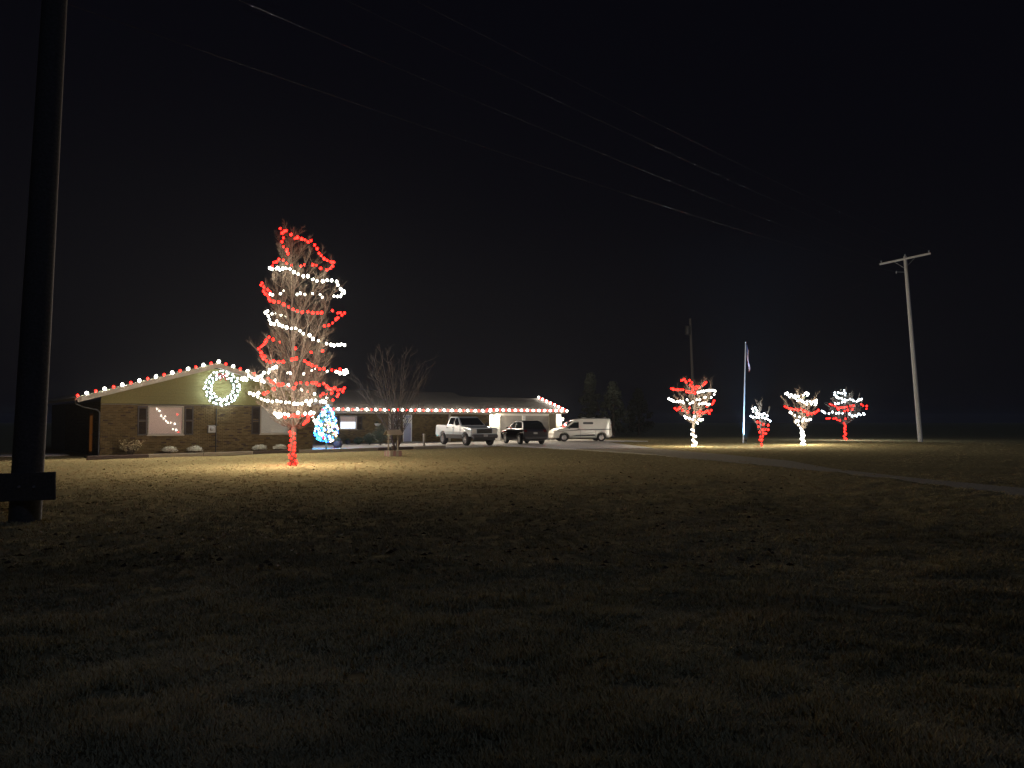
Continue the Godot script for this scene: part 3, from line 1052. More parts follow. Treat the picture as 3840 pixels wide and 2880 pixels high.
func build_house_lights() -> void:
	var grp := "roof line light strings"
	var pts := []
	var kinds := []
	for k in 35:
		var u := k / 34.0
		var s := 12.14 * u
		var y := 4.5 - absf(s - 6.07) * 1.8 / 6.07
		pts.append(hpos(s, y + 0.068, -0.04))
		kinds.append("r" if k % 2 == 0 else "w")
	kinds[34] = "w"; kinds[33] = "r"
	for k in range(18, 35): kinds[k] = "w" if k % 2 == 1 else "r"
	light_string("red and white bulbs alternating along the brick gable peak", grp, pts, kinds, 0.07, 6.2, 1)
	var a := []
	var ka := []
	var s0 := s_at(1250, -10.7)
	for k in 38:
		var s := s0 + k * (30.5 - s0) / 37.0
		a.append(hpos(s, 2.47, -10.68))
		ka.append("r" if k % 2 == 0 else "w")
	light_string("straight row of red and white bulbs along the porch eave", grp, a, ka, 0.085, 4.6, 1)
	var b := []
	for k in 28: b.append(hpos(31.4 + k * 8.75 / 27.0, 2.57, -12.28))
	light_string("straight row of red and white bulbs along the garage eave", grp, b, ka, 0.09, 3.5, 1)
	var c := []
	for k in 14: c.append(hpos(40.17, 2.59 + 1.29 * (k + 1) / 14.0, -12.3 - 3.9 * (k + 1) / 14.0))
	light_string("slanting row of red and white bulbs up the garage gable end", grp, c, ka, 0.08, 2.2, 1)

# ------------------------------------------------------------------ the tall wrapped tree
func build_big_tree() -> void:
	var base := on_ground(1098, 1744)
	var d := -base.z
	var centre := [[845, 1090], [900, 1105], [985, 1138], [1100, 1136], [1300, 1122], [1500, 1108], [1620, 1100], [1745, 1098]]
	var half := [[838, 48], [900, 88], [985, 128], [1100, 158], [1300, 166], [1500, 172], [1570, 130], [1610, 45]]
	bare_tree("bare_tree", "tall narrow bare tree wrapped in red and white lights on the front lawn", "", base, d, centre, half, 1.35, 0.125, 70, 11, 18, 0.004)
	var grp := "light strings on the tall tree"
	var e := 0.5
	var r := 0.044
	var z2 := [900.0, 800.0, 0.3014]
	var z3 := [900.0, 1250.0, 0.3195]
	var f := func(list: Array, z: Array, back := false) -> Array: return on_crown(list, z[0], z[1], z[2], d, centre, half, back)
	var p: Array = f.call([[598, 503], [583, 457], [540, 415], [522, 352], [540, 305], [525, 245], [500, 188], [555, 222], [578, 215], [635, 265], [685, 312], [715, 300], [768, 318], [805, 327], [850, 355], [885, 340], [928, 395], [960, 440], [985, 497], [1012, 525], [1050, 565], [1085, 585], [1135, 605], [1165, 610], [1155, 660], [1125, 685], [1080, 703]], z2)
	p.append_array(f.call([[1003, 685], [950, 645], [907, 640], [800, 640], [758, 660], [640, 645], [580, 622], [540, 583], [482, 573], [452, 605], [418, 612], [403, 655]], z2, true))
	light_string("red lights looped over the topmost branches of the tall tree", grp, p, ["r"], r, e, 4)
	p = f.call([[372, 682], [400, 695], [450, 690], [470, 680], [495, 705], [535, 688], [570, 685], [622, 692], [670, 732], [725, 757], [787, 783], [845, 782], [908, 822], [957, 842], [1030, 845], [1083, 833], [1140, 835], [1203, 850], [1218, 893], [1255, 945], [1290, 965], [1300, 990], [1265, 1005]], z2)
	p.append_array(f.call([[1250, 1035], [1215, 1035], [1170, 1032], [1025, 1045], [995, 1008], [905, 1000], [805, 1010], [750, 995], [712, 1010], [540, 962], [503, 1000], [405, 1015], [375, 1005]], z2, true))
	light_string("white lights in the highest white loop round the tall tree", grp, p, ["w"], r, e, 4)
	p = f.call([[275, 868], [260, 892], [295, 915], [345, 950], [375, 978]], z2, true)
	p.append_array(f.call([[293, 970], [318, 1003], [350, 1035], [360, 1065], [372, 1085], [420, 1100], [482, 1103], [547, 1133], [605, 1163], [660, 1195], [715, 1215], [775, 1230], [843, 1222], [905, 1238], [965, 1238], [1015, 1235], [1150, 1210], [1215, 1240], [1250, 1235], [1300, 1240], [1268, 1265], [1218, 1298], [1195, 1318]], z2))
	p.append_array(f.call([[1152, 1365], [1103, 1393], [1052, 1400]], z2, true))
	light_string("red lights below the highest white loop of the tall tree", grp, p, ["r"], r, e, 4)
	p = f.call([[570, 1280], [510, 1265], [448, 1245], [398, 1250], [345, 1215]], z2, true)
	p.append_array(f.call([[318, 1235], [353, 1280], [365, 1325], [385, 1370], [425, 1380], [458, 1340], [487, 1385], [528, 1405], [580, 1422], [640, 1432], [693, 1433], [748, 1462], [788, 1497], [865, 1518], [908, 1563], [977, 1585], [1078, 1622], [1130, 1635], [1168, 1645], [1215, 1635], [1240, 1640], [1265, 1630], [1300, 1640]], z2))
	light_string("white lights slanting across the middle of the tall tree", grp, p, ["w"], r, e, 4)
	p = f.call([[470, 98], [390, 72], [340, 45]], z3, true)
	p.append_array(f.call([[310, 82], [298, 103], [280, 130], [262, 145], [245, 160], [220, 182], [250, 228], [250, 265], [288, 272], [275, 297], [310, 322], [355, 340], [397, 322], [452, 335], [508, 333], [612, 305], [657, 297], [760, 325], [805, 353], [845, 378], [893, 390], [935, 418], [985, 415], [1078, 430], [1120, 435], [1172, 422]], z3))
	p.append_array(f.call([[968, 207], [835, 222], [650, 178]], z3, true))
	light_string("red lights hooked round the middle branches of the tall tree", grp, p, ["r"], r, e, 4)
	p = f.call([[425, 395], [400, 405], [385, 412], [345, 425], [335, 460], [283, 462], [255, 495], [215, 515], [180, 540], [138, 520], [103, 497], [75, 550], [50, 520], [20, 535], [35, 545], [62, 530], [205, 550], [260, 555], [283, 570]], z3)
	p.append_array(f.call([[560, 462], [590, 470], [610, 478], [745, 472], [845, 437], [880, 415]], z3, true))
	p.append_array(f.call([[1023, 447], [1125, 450], [1145, 455], [1175, 470], [1215, 440], [1245, 435], [1262, 455], [1225, 475], [1245, 470]], z3))
	light_string("white lights strung out to the side branch tips of the tall tree", grp, p, ["w"], r, e, 4)
	p = f.call([[360, 565], [397, 580], [455, 605], [480, 612], [500, 600], [563, 615], [630, 643], [660, 590], [712, 578], [785, 590], [847, 580], [893, 585], [927, 607], [982, 590], [1018, 625], [1042, 645], [1075, 655], [1110, 645], [1145, 670], [1175, 660], [1205, 683], [1228, 640], [1215, 655]], z3)
	p.append_array(f.call([[1152, 715], [1142, 740], [1075, 703], [1022, 717], [975, 710]], z3, true))
	p.append_array(f.call([[397, 653], [325, 692], [275, 707], [290, 710]], z3))
	light_string("red lights round the lower crown of the tall tree", grp, p, ["r"], r, e, 4)
	p = f.call([[115, 703], [160, 720], [215, 703], [208, 743], [248, 768], [288, 783], [325, 793], [380, 802], [432, 793], [480, 802], [537, 812], [580, 812], [637, 828], [677, 828], [727, 825], [772, 797], [835, 793], [887, 787], [945, 803], [970, 800], [1000, 805]], z3)
	light_string("white lights in a level row under the crown of the tall tree", grp, p, ["w"], r, e, 4)
	p = f.call([[405, 940], [435, 950], [460, 945], [480, 960], [450, 985], [425, 960], [470, 975], [522, 945], [567, 957], [680, 933], [765, 943], [822, 940], [865, 933]], z3)
	light_string("white lights on the lowest branches of the tall tree", grp, p, ["w"], r, e, 4)
	p = f.call([[530, 985], [590, 970], [635, 965], [680, 975], [738, 963], [848, 968], [800, 978], [800, 1020], [770, 1043], [745, 1068]], z3)
	light_string("red lights hanging below the lowest branches of the tall tree", grp, p, ["r"], r, e, 4)
	# a strand hanging down behind the tree; it is placed from its mirror image in the pinkish window
	var hang := []
	var hk := []
	for q in [[589, 1534], [598, 1541], [605, 1560], [620, 1561], [614, 1570], [623, 1579], [630, 1585], [641, 1585], [656, 1589], [665, 1554], [648, 1610], [661, 1612], [670, 1621]]:
		var im := at(q[0], q[1], 47.0)
		var nrm := Vector3(SU, 0, CU)
		var off := (im - HO - nrm * -0.47).dot(nrm)
		hang.append(im - nrm * 2.0 * off)
		hk.append("r" if q[0] == 665 or q[0] == 670 else "w")
	light_string("lights drooping from the back of the tall tree toward the evergreen", grp, hang, hk, 0.05, e, 4)
	# wound round the trunk
	var tr := []
	for q in [[587, 1160], [640, 1178], [592, 1197], [640, 1230], [593, 1257], [645, 1288], [580, 1320], [640, 1333], [577, 1362], [635, 1372], [627, 1418], [575, 1430], [580, 1457], [600, 1468], [655, 1437], [655, 1497], [575, 1532], [630, 1543], [668, 1525]]:
		tr.append(at(z3[0] + q[0] * z3[2], z3[1] + q[1] * z3[2], d - 0.17))
	light_string("red lights wound round the trunk of the tall tree", grp, tr, ["r"], 0.036, e * 2.2, 2)

# ------------------------------------------------------------------ four small trees beyond the drive
func build_small_trees() -> void:
	var grp := "light strings on the small trees"
	var tg := "small trees beyond the driveway"
	var r := 0.058
	var e := 0.62
	var z6 := [2450.0, 1150.0, 0.3618]
	var z7 := [2850.0, 1350.0, 0.2486]
	# first: rounded crown, white trunk
	var base := on_ground(2602, 1674)
	var d := -base.z
	var ce := [[1415, 2600], [1600, 2600]]
	var hf := [[1412, 52], [1440, 78], [1470, 92], [1500, 94], [1540, 82], [1570, 50], [1592, 18]]
	bare_tree("bare_tree", "small round bare tree in red and white lights with a white lit trunk", tg, base, d, ce, hf, 1.45, 0.09, 26, 8, 8, 0.006)
	var p := on_crown([[290, 765], [305, 760], [320, 755], [340, 780], [375, 765], [400, 785], [385, 815], [410, 830], [450, 825], [475, 835], [515, 815], [530, 800], [545, 785], [440, 850], [410, 860]], z6[0], z6[1], z6[2], d, ce, hf)
	p.append_array(on_crown([[185, 850], [205, 855], [225, 860], [245, 860], [260, 860], [285, 860], [310, 860], [345, 880], [370, 885], [395, 890], [430, 895]], z6[0], z6[1], z6[2], d, ce, hf))
	light_string("red lights over the top of the round small tree", grp, p, ["r"], r, e, 5)
	p = on_crown([[465, 890], [495, 880], [520, 878], [550, 870], [580, 870], [600, 870], [620, 870], [640, 875], [630, 910], [600, 940], [535, 940]], z6[0], z6[1], z6[2], d, ce, hf)
	p.append_array(on_crown([[160, 955], [180, 965], [195, 970], [210, 980], [240, 985], [260, 985], [280, 980], [300, 985], [315, 1000], [350, 965], [380, 1005], [410, 990], [450, 965], [480, 965], [475, 1010], [505, 1005], [520, 1000], [540, 1000], [560, 1015], [580, 1010]], z6[0], z6[1], z6[2], d, ce, hf))
	light_string("white lights round the middle of the round small tree", grp, p, ["w"], r, e, 5)
	p = on_crown([[630, 975], [620, 995], [610, 1010], [555, 1035], [225, 1055], [245, 1070], [260, 1060], [275, 1045], [305, 1075], [355, 1090], [375, 1050], [420, 1100], [455, 1100], [485, 1085], [515, 1100], [545, 1090], [570, 1085], [600, 1075], [580, 1105], [475, 1120]], z6[0], z6[1], z6[2], d, ce, hf)
	light_string("red lights round the lower crown of the round small tree", grp, p, ["r"], r, e, 5)
	p = on_crown([[325, 1135], [335, 1155], [345, 1150], [375, 1160], [410, 1170], [425, 1140], [470, 1170], [490, 1175], [510, 1170], [460, 1210], [450, 1200], [400, 1275], [420, 1285], [400, 1325], [425, 1340], [440, 1345], [410, 1385], [430, 1400], [445, 1410], [405, 1440], [440, 1430], [425, 1450]], z6[0], z6[1], z6[2], d - 0.1, ce, hf)
	light_string("white lights wound down the trunk of the round small tree", grp, p, ["w"], r, e * 1.2, 2)
	# second: narrow upright shrub-like tree by the flagpole
	base = on_ground(2856, 1674)
	d = -base.z
	ce = [[1490, 2845], [1560, 2855], [1674, 2856]]
	hf = [[1492, 20], [1530, 40], [1570, 42], [1600, 32], [1630, 16], [1645, 10]]
	bare_tree("bare_tree", "small narrow bare tree in lights beside the flagpole", tg, base, d, ce, hf, 0.45, 0.06, 22, 6, 5, 0.007)
	p = on_crown([[1030, 1060], [1055, 1050], [1035, 1090], [1075, 1075], [1070, 1105], [1100, 1115], [1130, 1120], [1150, 1110], [1180, 1130], [1010, 1135], [1035, 1145], [1070, 1145], [1095, 1145], [1130, 1150], [1160, 1160], [1190, 1170], [1210, 1185]], z6[0], z6[1], z6[2], d, ce, hf)
	light_string("white lights on the upper part of the narrow small tree", grp, p, ["c"], r * 0.9, e, 3)
	p = on_crown([[1080, 1195], [1105, 1205], [1090, 1245], [1140, 1220], [1190, 1230], [1130, 1275], [1160, 1275], [1190, 1275], [1100, 1300], [1140, 1310], [1165, 1315], [1110, 1350], [1135, 1345], [1105, 1380], [1125, 1380], [1120, 1425], [1125, 1440]], z6[0], z6[1], z6[2], d, ce, hf)
	light_string("red lights on the lower part of the narrow small tree", grp, p, ["r"], r * 0.9, e, 3)
	# third: vase shaped, white trunk
	base = on_ground(3012, 1668)
	d = -base.z
	ce = [[1465, 3005], [1600, 3008]]
	hf = [[1462, 55], [1500, 68], [1530, 72], [1560, 56], [1590, 30], [1612, 10]]
	bare_tree("bare_tree", "small vase shaped bare tree with a white lit trunk", tg, base, d, ce, hf, 1.05, 0.08, 24, 8, 7, 0.006)
	p = on_crown([[385, 510], [410, 500], [420, 520], [445, 560], [470, 525], [500, 560], [530, 540], [535, 575], [580, 550], [565, 610], [655, 530], [690, 500], [705, 495], [730, 510], [715, 530], [610, 605], [640, 620], [665, 640], [710, 625], [755, 630], [705, 665], [810, 630], [835, 615], [855, 605], [780, 665], [850, 650], [835, 680]], z7[0], z7[1], z7[2], d, ce, hf)
	light_string("white lights over the top of the vase shaped small tree", grp, p, ["w"], r, e, 5)
	p = on_crown([[375, 700], [400, 715], [440, 730], [465, 735], [490, 740], [535, 745], [575, 755], [620, 740], [660, 770], [700, 785], [740, 805], [720, 825], [775, 810], [825, 800], [855, 780], [880, 760]], z7[0], z7[1], z7[2], d, ce, hf)
	light_string("red lights round the middle of the vase shaped small tree", grp, p, ["r"], r, e, 5)
	p = on_crown([[455, 790], [475, 805], [525, 840], [595, 860], [660, 885], [700, 910], [740, 905], [765, 895], [640, 920], [580, 920], [545, 920], [540, 940], [580, 980], [610, 1025], [630, 1060], [650, 1080], [620, 1100], [660, 1120], [670, 1140], [625, 1140], [655, 1170], [620, 1190], [665, 1225], [640, 1240], [625, 1260], [650, 1275], [680, 1275]], z7[0], z7[1], z7[2], d - 0.1, ce, hf)
	light_string("white lights wound down the trunk of the vase shaped small tree", grp, p, ["w"], r, e * 1.2, 2)
	# fourth: flat crown, red trunk
	base = on_ground(3168, 1650)
	d = -base.z
	ce = [[1460, 3168], [1650, 3168]]
	hf = [[1458, 24], [1475, 46], [1500, 64], [1520, 78], [1550, 84], [1570, 62], [1586, 14]]
	bare_tree("bare_tree", "small flat topped bare tree with a red lit trunk", tg, base, d, ce, hf, 1.3, 0.085, 24, 8, 7, 0.007)
	p = on_crown([[1130, 495], [1125, 525], [1150, 545], [1180, 490], [1215, 500], [1245, 505], [1285, 500], [1270, 460], [1285, 530], [1160, 570], [1180, 572], [1200, 575], [1235, 585], [1280, 600], [1320, 605], [1360, 590], [1400, 605], [1420, 620], [1460, 625], [1490, 605], [1515, 595], [1530, 590], [1280, 630], [1240, 635], [1180, 655], [1135, 660]], z7[0], z7[1], z7[2], d, ce, hf)
	light_string("white lights over the top of the flat topped small tree", grp, p, ["c"], r * 1.1, e, 3)
	p = on_crown([[1055, 665], [1085, 680], [1130, 690], [1165, 725], [1195, 725], [1180, 745], [1235, 715], [1270, 715], [1310, 705], [1360, 695], [1410, 690], [1530, 670], [1555, 690], [1610, 695], [1605, 740], [1390, 745], [1325, 755], [1275, 770]], z7[0], z7[1], z7[2], d, ce, hf)
	light_string("red lights round the middle of the flat topped small tree", grp, p, ["r"], r * 1.1, e, 3)
	p = on_crown([[935, 770], [960, 785], [980, 800], [1040, 805], [1095, 785], [1150, 805], [1190, 800], [1245, 805], [1350, 815], [1390, 845], [1440, 840], [1460, 850], [1490, 815], [1520, 830], [1560, 800], [1570, 820]], z7[0], z7[1], z7[2], d, ce, hf)
	light_string("white lights round the low wide branches of the flat topped small tree", grp, p, ["c"], r * 1.1, e, 3)
	p = on_crown([[1005, 885], [1030, 880], [1050, 880], [1110, 885], [1145, 880], [1165, 905], [1205, 915], [1290, 885], [1265, 950], [1280, 980], [1290, 1000], [1270, 1030], [1290, 1050], [1275, 1085], [1300, 1110], [1290, 1130], [1265, 1150], [1280, 1180], [1300, 1190]], z7[0], z7[1], z7[2], d - 0.1, ce, hf)
	light_string("red lights wound down the trunk of the flat topped small tree", grp, p, ["r"], r * 1.1, e * 1.2, 2)

# ------------------------------------------------------------------ things along the house front
func build_front_details() -> void:
	var tw := -0.45
	# wreath with white lights and a red bow
	var ws := s_at(828, tw)
	var wy := y_at(828, 1456, tw)
	var c := hpos(ws, wy, tw + 0.16)
	var w := thing("wreath", "large evergreen wreath full of white lights on the gable siding", "wreath", c)
	w.rotation.y = TURN
	var g := G.new()
	for k in 1500:
		var a := rng.randf() * TAU
		var b := rng.randf() * TAU
		var d := Vector3(cos(a) * cos(b), sin(a) * cos(b), sin(b) * 0.7)
		if d.z < -0.5: continue
		var p := Vector3(cos(a), sin(a), 0) * 0.68 + d * 0.09
		var dir := (d + Vector3(-sin(a), cos(a), 0) * 0.6).normalized()
		spray(g, p, dir, rng.randf_range(0.08, 0.14), 0.05, 4)
	part("greenery", g, M.needle, w)
	var ring := G.new()
	var rp := []
	for k in 33: rp.append(Vector3(cos(TAU * k / 32.0), sin(TAU * k / 32.0), 0) * 0.68)
	ring.tube(rp, filled(33, 0.035), 6, false)
	part("ring", ring, M.wood_dark, w)
	var bow := G.new()
	for sgn in [-1.0, 1.0]:
		bow.tube([Vector3(0, 0.62, 0.14), Vector3(sgn * 0.12, 0.72, 0.17), Vector3(sgn * 0.24, 0.68, 0.16), Vector3(sgn * 0.22, 0.58, 0.16), Vector3(sgn * 0.1, 0.57, 0.15), Vector3(0, 0.62, 0.14)], filled(6, 0.028), 6)
		bow.tube([Vector3(0, 0.62, 0.15), Vector3(sgn * 0.08, 0.48, 0.16), Vector3(sgn * 0.16, 0.36, 0.15)], filled(3, 0.022), 6)
	part("bow", bow, M.ribbon, w)
	var pts := []
	var kinds := []
	for k in 84:
		var a := TAU * k / 84.0 + rng.randf_range(-0.03, 0.03)
		var rr: float = 0.68 + [-0.15, 0.13, 0.0, 0.17, -0.1][k % 5] + rng.randf_range(-0.04, 0.04)
		var q := Vector3(cos(a) * rr, sin(a) * rr, 0.13 - absf(rr - 0.68) * 0.3)
		pts.append(c + q.rotated(Vector3.UP, TURN))
		kinds.append("c")
	light_string("white lights coiled round the wreath on the gable", "", pts, kinds, 0.033, 0.075, 3)
	# conduit and meter box under the wreath
	var mb := thing("meter_box", "pale electric meter box with a tall dark conduit on the brick wall", "meter box", hpos(s_at(793, tw), 0, tw))
	mb.rotation.y = TURN
	var y0 := y_at(793, 1623, tw)
	var g2 := G.new()
	g2.bevel_box(Vector3(0, y0 + 0.18, 0.09), Vector3(0.36, 0.36, 0.16), 0.02)
	part("box", g2, M.metal_grey, mb)
	var gl := G.new()
	gl.lathe([Vector2(0.11, 0.0), Vector2(0.11, 0.03), Vector2(0.09, 0.06), Vector2(0.0, 0.07)], 12, Transform3D(Basis(Vector3.RIGHT, PI / 2), Vector3(0, y0 + 0.2, 0.17)))
	part("meter", gl, M.metal_grey, mb)
	var co := G.new()
	co.tube([Vector3(0.23, 0.05, 0.05), Vector3(0.23, y_at(806, 1532, tw), 0.05)], [0.028, 0.028], 8)
	part("conduit", co, M.metal_dark, mb)
	# edging along the bed and the walk
	var ed := thing("garden_edging", "long low dark edging between the lawn and the house bed", "edging", hpos(0, 0, kerb(0.0) - 0.1))
	ed.rotation.y = TURN + 0.14
	for k in 8:
		var e := G.new()
		var x0 := 0.1 + k * 2.5
		e.bevel_box(Vector3(x0 + 1.24, 0.075, (0.1 if k % 2 else 0.095)), Vector3(2.48, 0.17, 0.14), 0.015)
		part("timber", e, M.wood_grey if k % 3 else M.wood_dark, ed)
	# pale mounded shrubs and a dry one along the wall
	var names := ["pale mounded shrub under the pinkish window", "pale mounded shrub below the meter box", "pale mounded shrub between the meter box and the tall tree", "pale mounded shrub just left of the tall tree trunk"]
	var sp := [[640, 1712, 0.42], [735, 1710, 0.42], [976, 1697, 0.44], [1052, 1694, 0.42]]
	for k in 4:
		var p := hpos(s_at(sp[k][0], 0.15), 0.05, 0.15)
		var o := thing("pale_shrub", names[k], "shrub", p, "pale shrubs along the brick wall")
		var s := G.new()
		leaf_mound(s, Vector3(0, 0.2, 0), Vector3(sp[k][2], 0.24, 0.36), 1100, 0.05, true)
		part("foliage", s, M.pale_leaf, o)
		var st := G.new()
		for j in 7: st.tube([Vector3(0, -0.02, 0), Vector3(rng.randf_range(-0.25, 0.25), 0.25, rng.randf_range(-0.22, 0.22))], [0.012, 0.006], 5)
		part("stems", st, M.twig, o)
	var dp := thing("dry_shrub", "sparse dry twiggy shrub with tan leaves at the brick wall", "shrub", hpos(s_at(495, 0.3), 0.05, 0.3))
	var dg := G.new()
	var dl := G.new()
	for k in 46:
		var a := rng.randf() * TAU
		var e := Vector3(cos(a) * rng.randf_range(0.1, 0.62), rng.randf_range(0.3, 0.75), sin(a) * rng.randf_range(0.1, 0.4))
		dg.tube([Vector3(e.x * 0.1, -0.02, e.z * 0.1), e * 0.5 + Vector3(0, 0.06, 0), e], [0.009, 0.006, 0.003], 4)
		for j in 5:
			leaf_mound(dl, e * rng.randf_range(0.6, 1.05), Vector3(0.06, 0.05, 0.06), 3, 0.05)
	part("stems", dg, M.twig, dp)
	part("foliage", dl, M.dry_leaf, dp)
	# decorated evergreen at the corner of the gable
	var fb := on_ground(1224, 1687)
	fb.y = 0.05
	var fd := -fb.z
	var fir := thing("christmas_tree", "bushy evergreen covered in blue white and amber lights at the gable corner", "christmas tree", fb)
	var tall := (1687.0 - 1522.0) / F * fd
	var env := [[0.0, 0.05], [0.12, 0.28], [0.3, 0.5], [0.55, 0.66], [0.78, 0.68], [0.92, 0.5], [1.0, 0.25]]   # from the top down
	var gt := G.new()
	gt.tube([Vector3(0, 0, 0), Vector3(0, tall * 0.95, 0)], [0.06, 0.01], 8)
	part("trunk", gt, M.bark, fir)
	var ff := G.new()
	for k in 2100:
		var u := pow(rng.randf(), 0.75)
		var a := rng.randf() * TAU
		var rr := table(env, u) * (0.8 + 0.25 * sin(a * 7.0 + u * 23.0) * 0.5) * sqrt(rng.randf_range(0.15, 1.0))
		var h := tall * (1.0 - u * 0.82) - 0.04
		var d := Vector3(cos(a), 0.25, sin(a)).normalized()
		spray(ff, Vector3(cos(a) * rr, h - rr * 0.1, sin(a) * rr), d, 0.17, 0.05, 6)
	part("foliage", ff, M.needle, fir)
	var strands := {"white and blue": [], "blue and cyan": [], "amber and white": []}
	var sk := {"white and blue": [], "blue and cyan": [], "amber and white": []}
	for k in 250:
		var u := pow((k + rng.randf()) / 250.0, 0.8)
		var a := rng.randf() * TAU
		var rr := table(env, u) * rng.randf_range(0.86, 1.02)
		var h := tall * (1.0 - u * 0.82) - 0.02
		var p := fb + Vector3(cos(a) * rr, h - rr * 0.1, sin(a) * rr)
		var which := "white and blue"
		if u > 0.72 and cos(a) < 0.25: which = "blue and cyan"
		elif u > 0.42 and cos(a) > -0.1 and rng.randf() < 0.75: which = "amber and white"
		elif rng.randf() < 0.35: which = "blue and cyan"
		strands[which].append(p)
		var f := rng.randf()
		sk[which].append(("c" if f < 0.5 else "b") if which == "white and blue" else (("b" if f < 0.45 else "y") if which == "blue and cyan" else ("a" if f < 0.6 else ("p" if f < 0.72 else "w"))))
	for q in strands:
		var lb: String = {"white and blue": "cool white and blue lights all over the bushy evergreen", "blue and cyan": "blue and cyan lights low on the bushy evergreen", "amber and white": "amber white and pink lights on the garage side of the bushy evergreen"}[q]
		var brk := range(1, strands[q].size())
		light_string(lb, "light strings on the evergreen", strands[q], sk[q], 0.034, 0.14, 5, brk)
	# wishing well on the lawn
	var wb := on_ground(1474, 1711)
	var ww := thing("wishing_well", "small wooden garden wishing well with a pitched roof on the lawn", "wishing well", wb)
	ww.rotation.y = 0.62
	for sd in 4:
		for k in 4:
			var sg := G.new()
			sg.bevel_box(Vector3(-0.2175 + k * 0.145, 0.12, 0.29), Vector3(0.138, 0.28, 0.03), 0.006, Basis())
			var o := part("plank", sg, M.stain_red if (k + sd) % 2 else M.wood_grey, ww)
			o.transform = Transform3D(Basis(Vector3.UP, sd * PI / 2), Vector3.ZERO) * o.transform
	for sgn in [-1.0, 1.0]:
		var po := G.new()
		po.bevel_box(Vector3(sgn * 0.24, 0.6, 0), Vector3(0.055, 0.78, 0.055), 0.006)
		part("post", po, M.wood_grey, ww)
	var cr := G.new()
	cr.tube([Vector3(-0.3, 0.78, 0), Vector3(0.3, 0.78, 0)], [0.025, 0.025], 8)
	cr.tube([Vector3(0.3, 0.78, 0), Vector3(0.34, 0.78, 0), Vector3(0.34, 0.68, 0), Vector3(0.4, 0.68, 0)], filled(4, 0.012), 6)
	part("crank", cr, M.wood_dark, ww)
	var bu := G.new()
	bu.lathe([Vector2(0.0, 0.3), Vector2(0.07, 0.3), Vector2(0.09, 0.48), Vector2(0.08, 0.48), Vector2(0.065, 0.32)], 12)
	bu.tube([Vector3(-0.085, 0.47, 0), Vector3(-0.05, 0.57, 0), Vector3(0, 0.6, 0), Vector3(0.05, 0.57, 0), Vector3(0.085, 0.47, 0)], filled(5, 0.005), 5)
	bu.tube([Vector3(0, 0.6, 0), Vector3(0, 0.78, 0)], [0.006, 0.006], 5)
	part("bucket", bu, M.wood_dark, ww)
	for sgn in [-1.0, 1.0]:
		for k in 3:
			var rg := G.new()
			var yy := 1.19 - k * 0.075
			var zz := 0.055 + k * 0.11
			rg.box(Vector3(0, yy, sgn * zz), Vector3(0.72, 0.016, 0.135), Basis(Vector3.RIGHT, sgn * 0.6))
			part("roof_board", rg, M.wood_grey, ww)
	for sgn in [-1.0, 1.0]:
		var gb := G.new()
		gb.prism([Vector2(-0.26, 0.985), Vector2(0.26, 0.985), Vector2(0.0, 1.175)], func(_y): return 0.01, 0.0, Transform3D(Basis(Vector3.UP, PI / 2), Vector3(sgn * 0.24, 0, 0)))
		part("gable_board", gb, M.wood_grey, ww)
	# short post by the parking pad
	var pb := on_ground(1590, 1681)
	var bo := thing("short_post", "short pale wooden post standing beside the parked pickup", "post", pb)
	var pg := G.new()
	pg.lathe([Vector2(0.0, -0.1), Vector2(0.08, -0.1), Vector2(0.078, 0.8), Vector2(0.1, 0.81), Vector2(0.1, 0.86), Vector2(0.04, 0.89), Vector2(0.0, 0.89)], 10)
	part("shaft", pg, M.wood_grey, bo)
	# porch plants and pots
	var pots := [[1268, 46.5, 0.3, "round dark planter beside the bushy evergreen"], [1306, 54.0, 0.2, "small dark planter under the porch window"]]
	for q in pots:
		var p := foot(q[0], q[1])
		p.y = 0.05
		var o := thing("planter", q[3], "planter", p)
		var k: float = q[2]
		var a := G.new()
		a.lathe([Vector2(0.0, 0.0), Vector2(k * 0.7, 0.0), Vector2(k, k * 0.7), Vector2(k * 0.9, k * 1.3), Vector2(k * 0.8, k * 1.3), Vector2(k * 0.75, k * 1.1), Vector2(0, k * 1.1)], 14)
		part("pot", a, M.pot, o)
		var b := G.new()
		leaf_mound(b, Vector3(0, k * 1.5, 0), Vector3(k * 0.8, k * 0.6, k * 0.8), 260, 0.06)
		part("foliage", b, M.box_leaf, o)
	var bush := [[1388, 52.0, 0.55, 0.45, "low dark shrub on the porch bed right of the porch window"], [1428, 51.0, 0.62, 0.75, "tall dark shrub left of the wishing well"], [1345, 53.0, 0.4, 0.28, "lowest dark shrub under the porch window shutter"]]
	for q in bush:
		var p := foot(q[0], q[1])
		p.y = 0.05
		var o := thing("dark_shrub", q[4], "shrub", p, "dark shrubs in front of the porch")
		var s := G.new()
		leaf_mound(s, Vector3(0, q[3] * 0.95, 0), Vector3(q[2], q[3], q[2]), 1500, 0.06)
		part("foliage", s, M.box_leaf, o)
		var st := G.new()
		for j in 6: st.tube([Vector3(0, -0.02, 0), Vector3(rng.randf_range(-0.3, 0.3), q[3], rng.randf_range(-0.3, 0.3))], [0.016, 0.006], 5)
		part("stems", st, M.twig, o)
	# pale metal basket on the porch wall, and a hanging pot
	var hb := hpos(s_at(1412, -11.9), y_at(1412, 1592, -11.9), -11.9)
	var ho := thing("wall_planter", "white curved wall planter beside the porch window", "planter", hb)
	ho.rotation.y = TURN
	var hg := G.new()
	hg.lathe([Vector2(0.0, -0.12), Vector2(0.14, -0.1), Vector2(0.24, 0.02), Vector2(0.25, 0.08), Vector2(0.2, 0.08), Vector2(0.12, -0.04), Vector2(0.0, -0.06)], 14, Transform3D(Basis.from_scale(Vector3(1, 1, 0.7)), Vector3(0, 0, 0.19)))
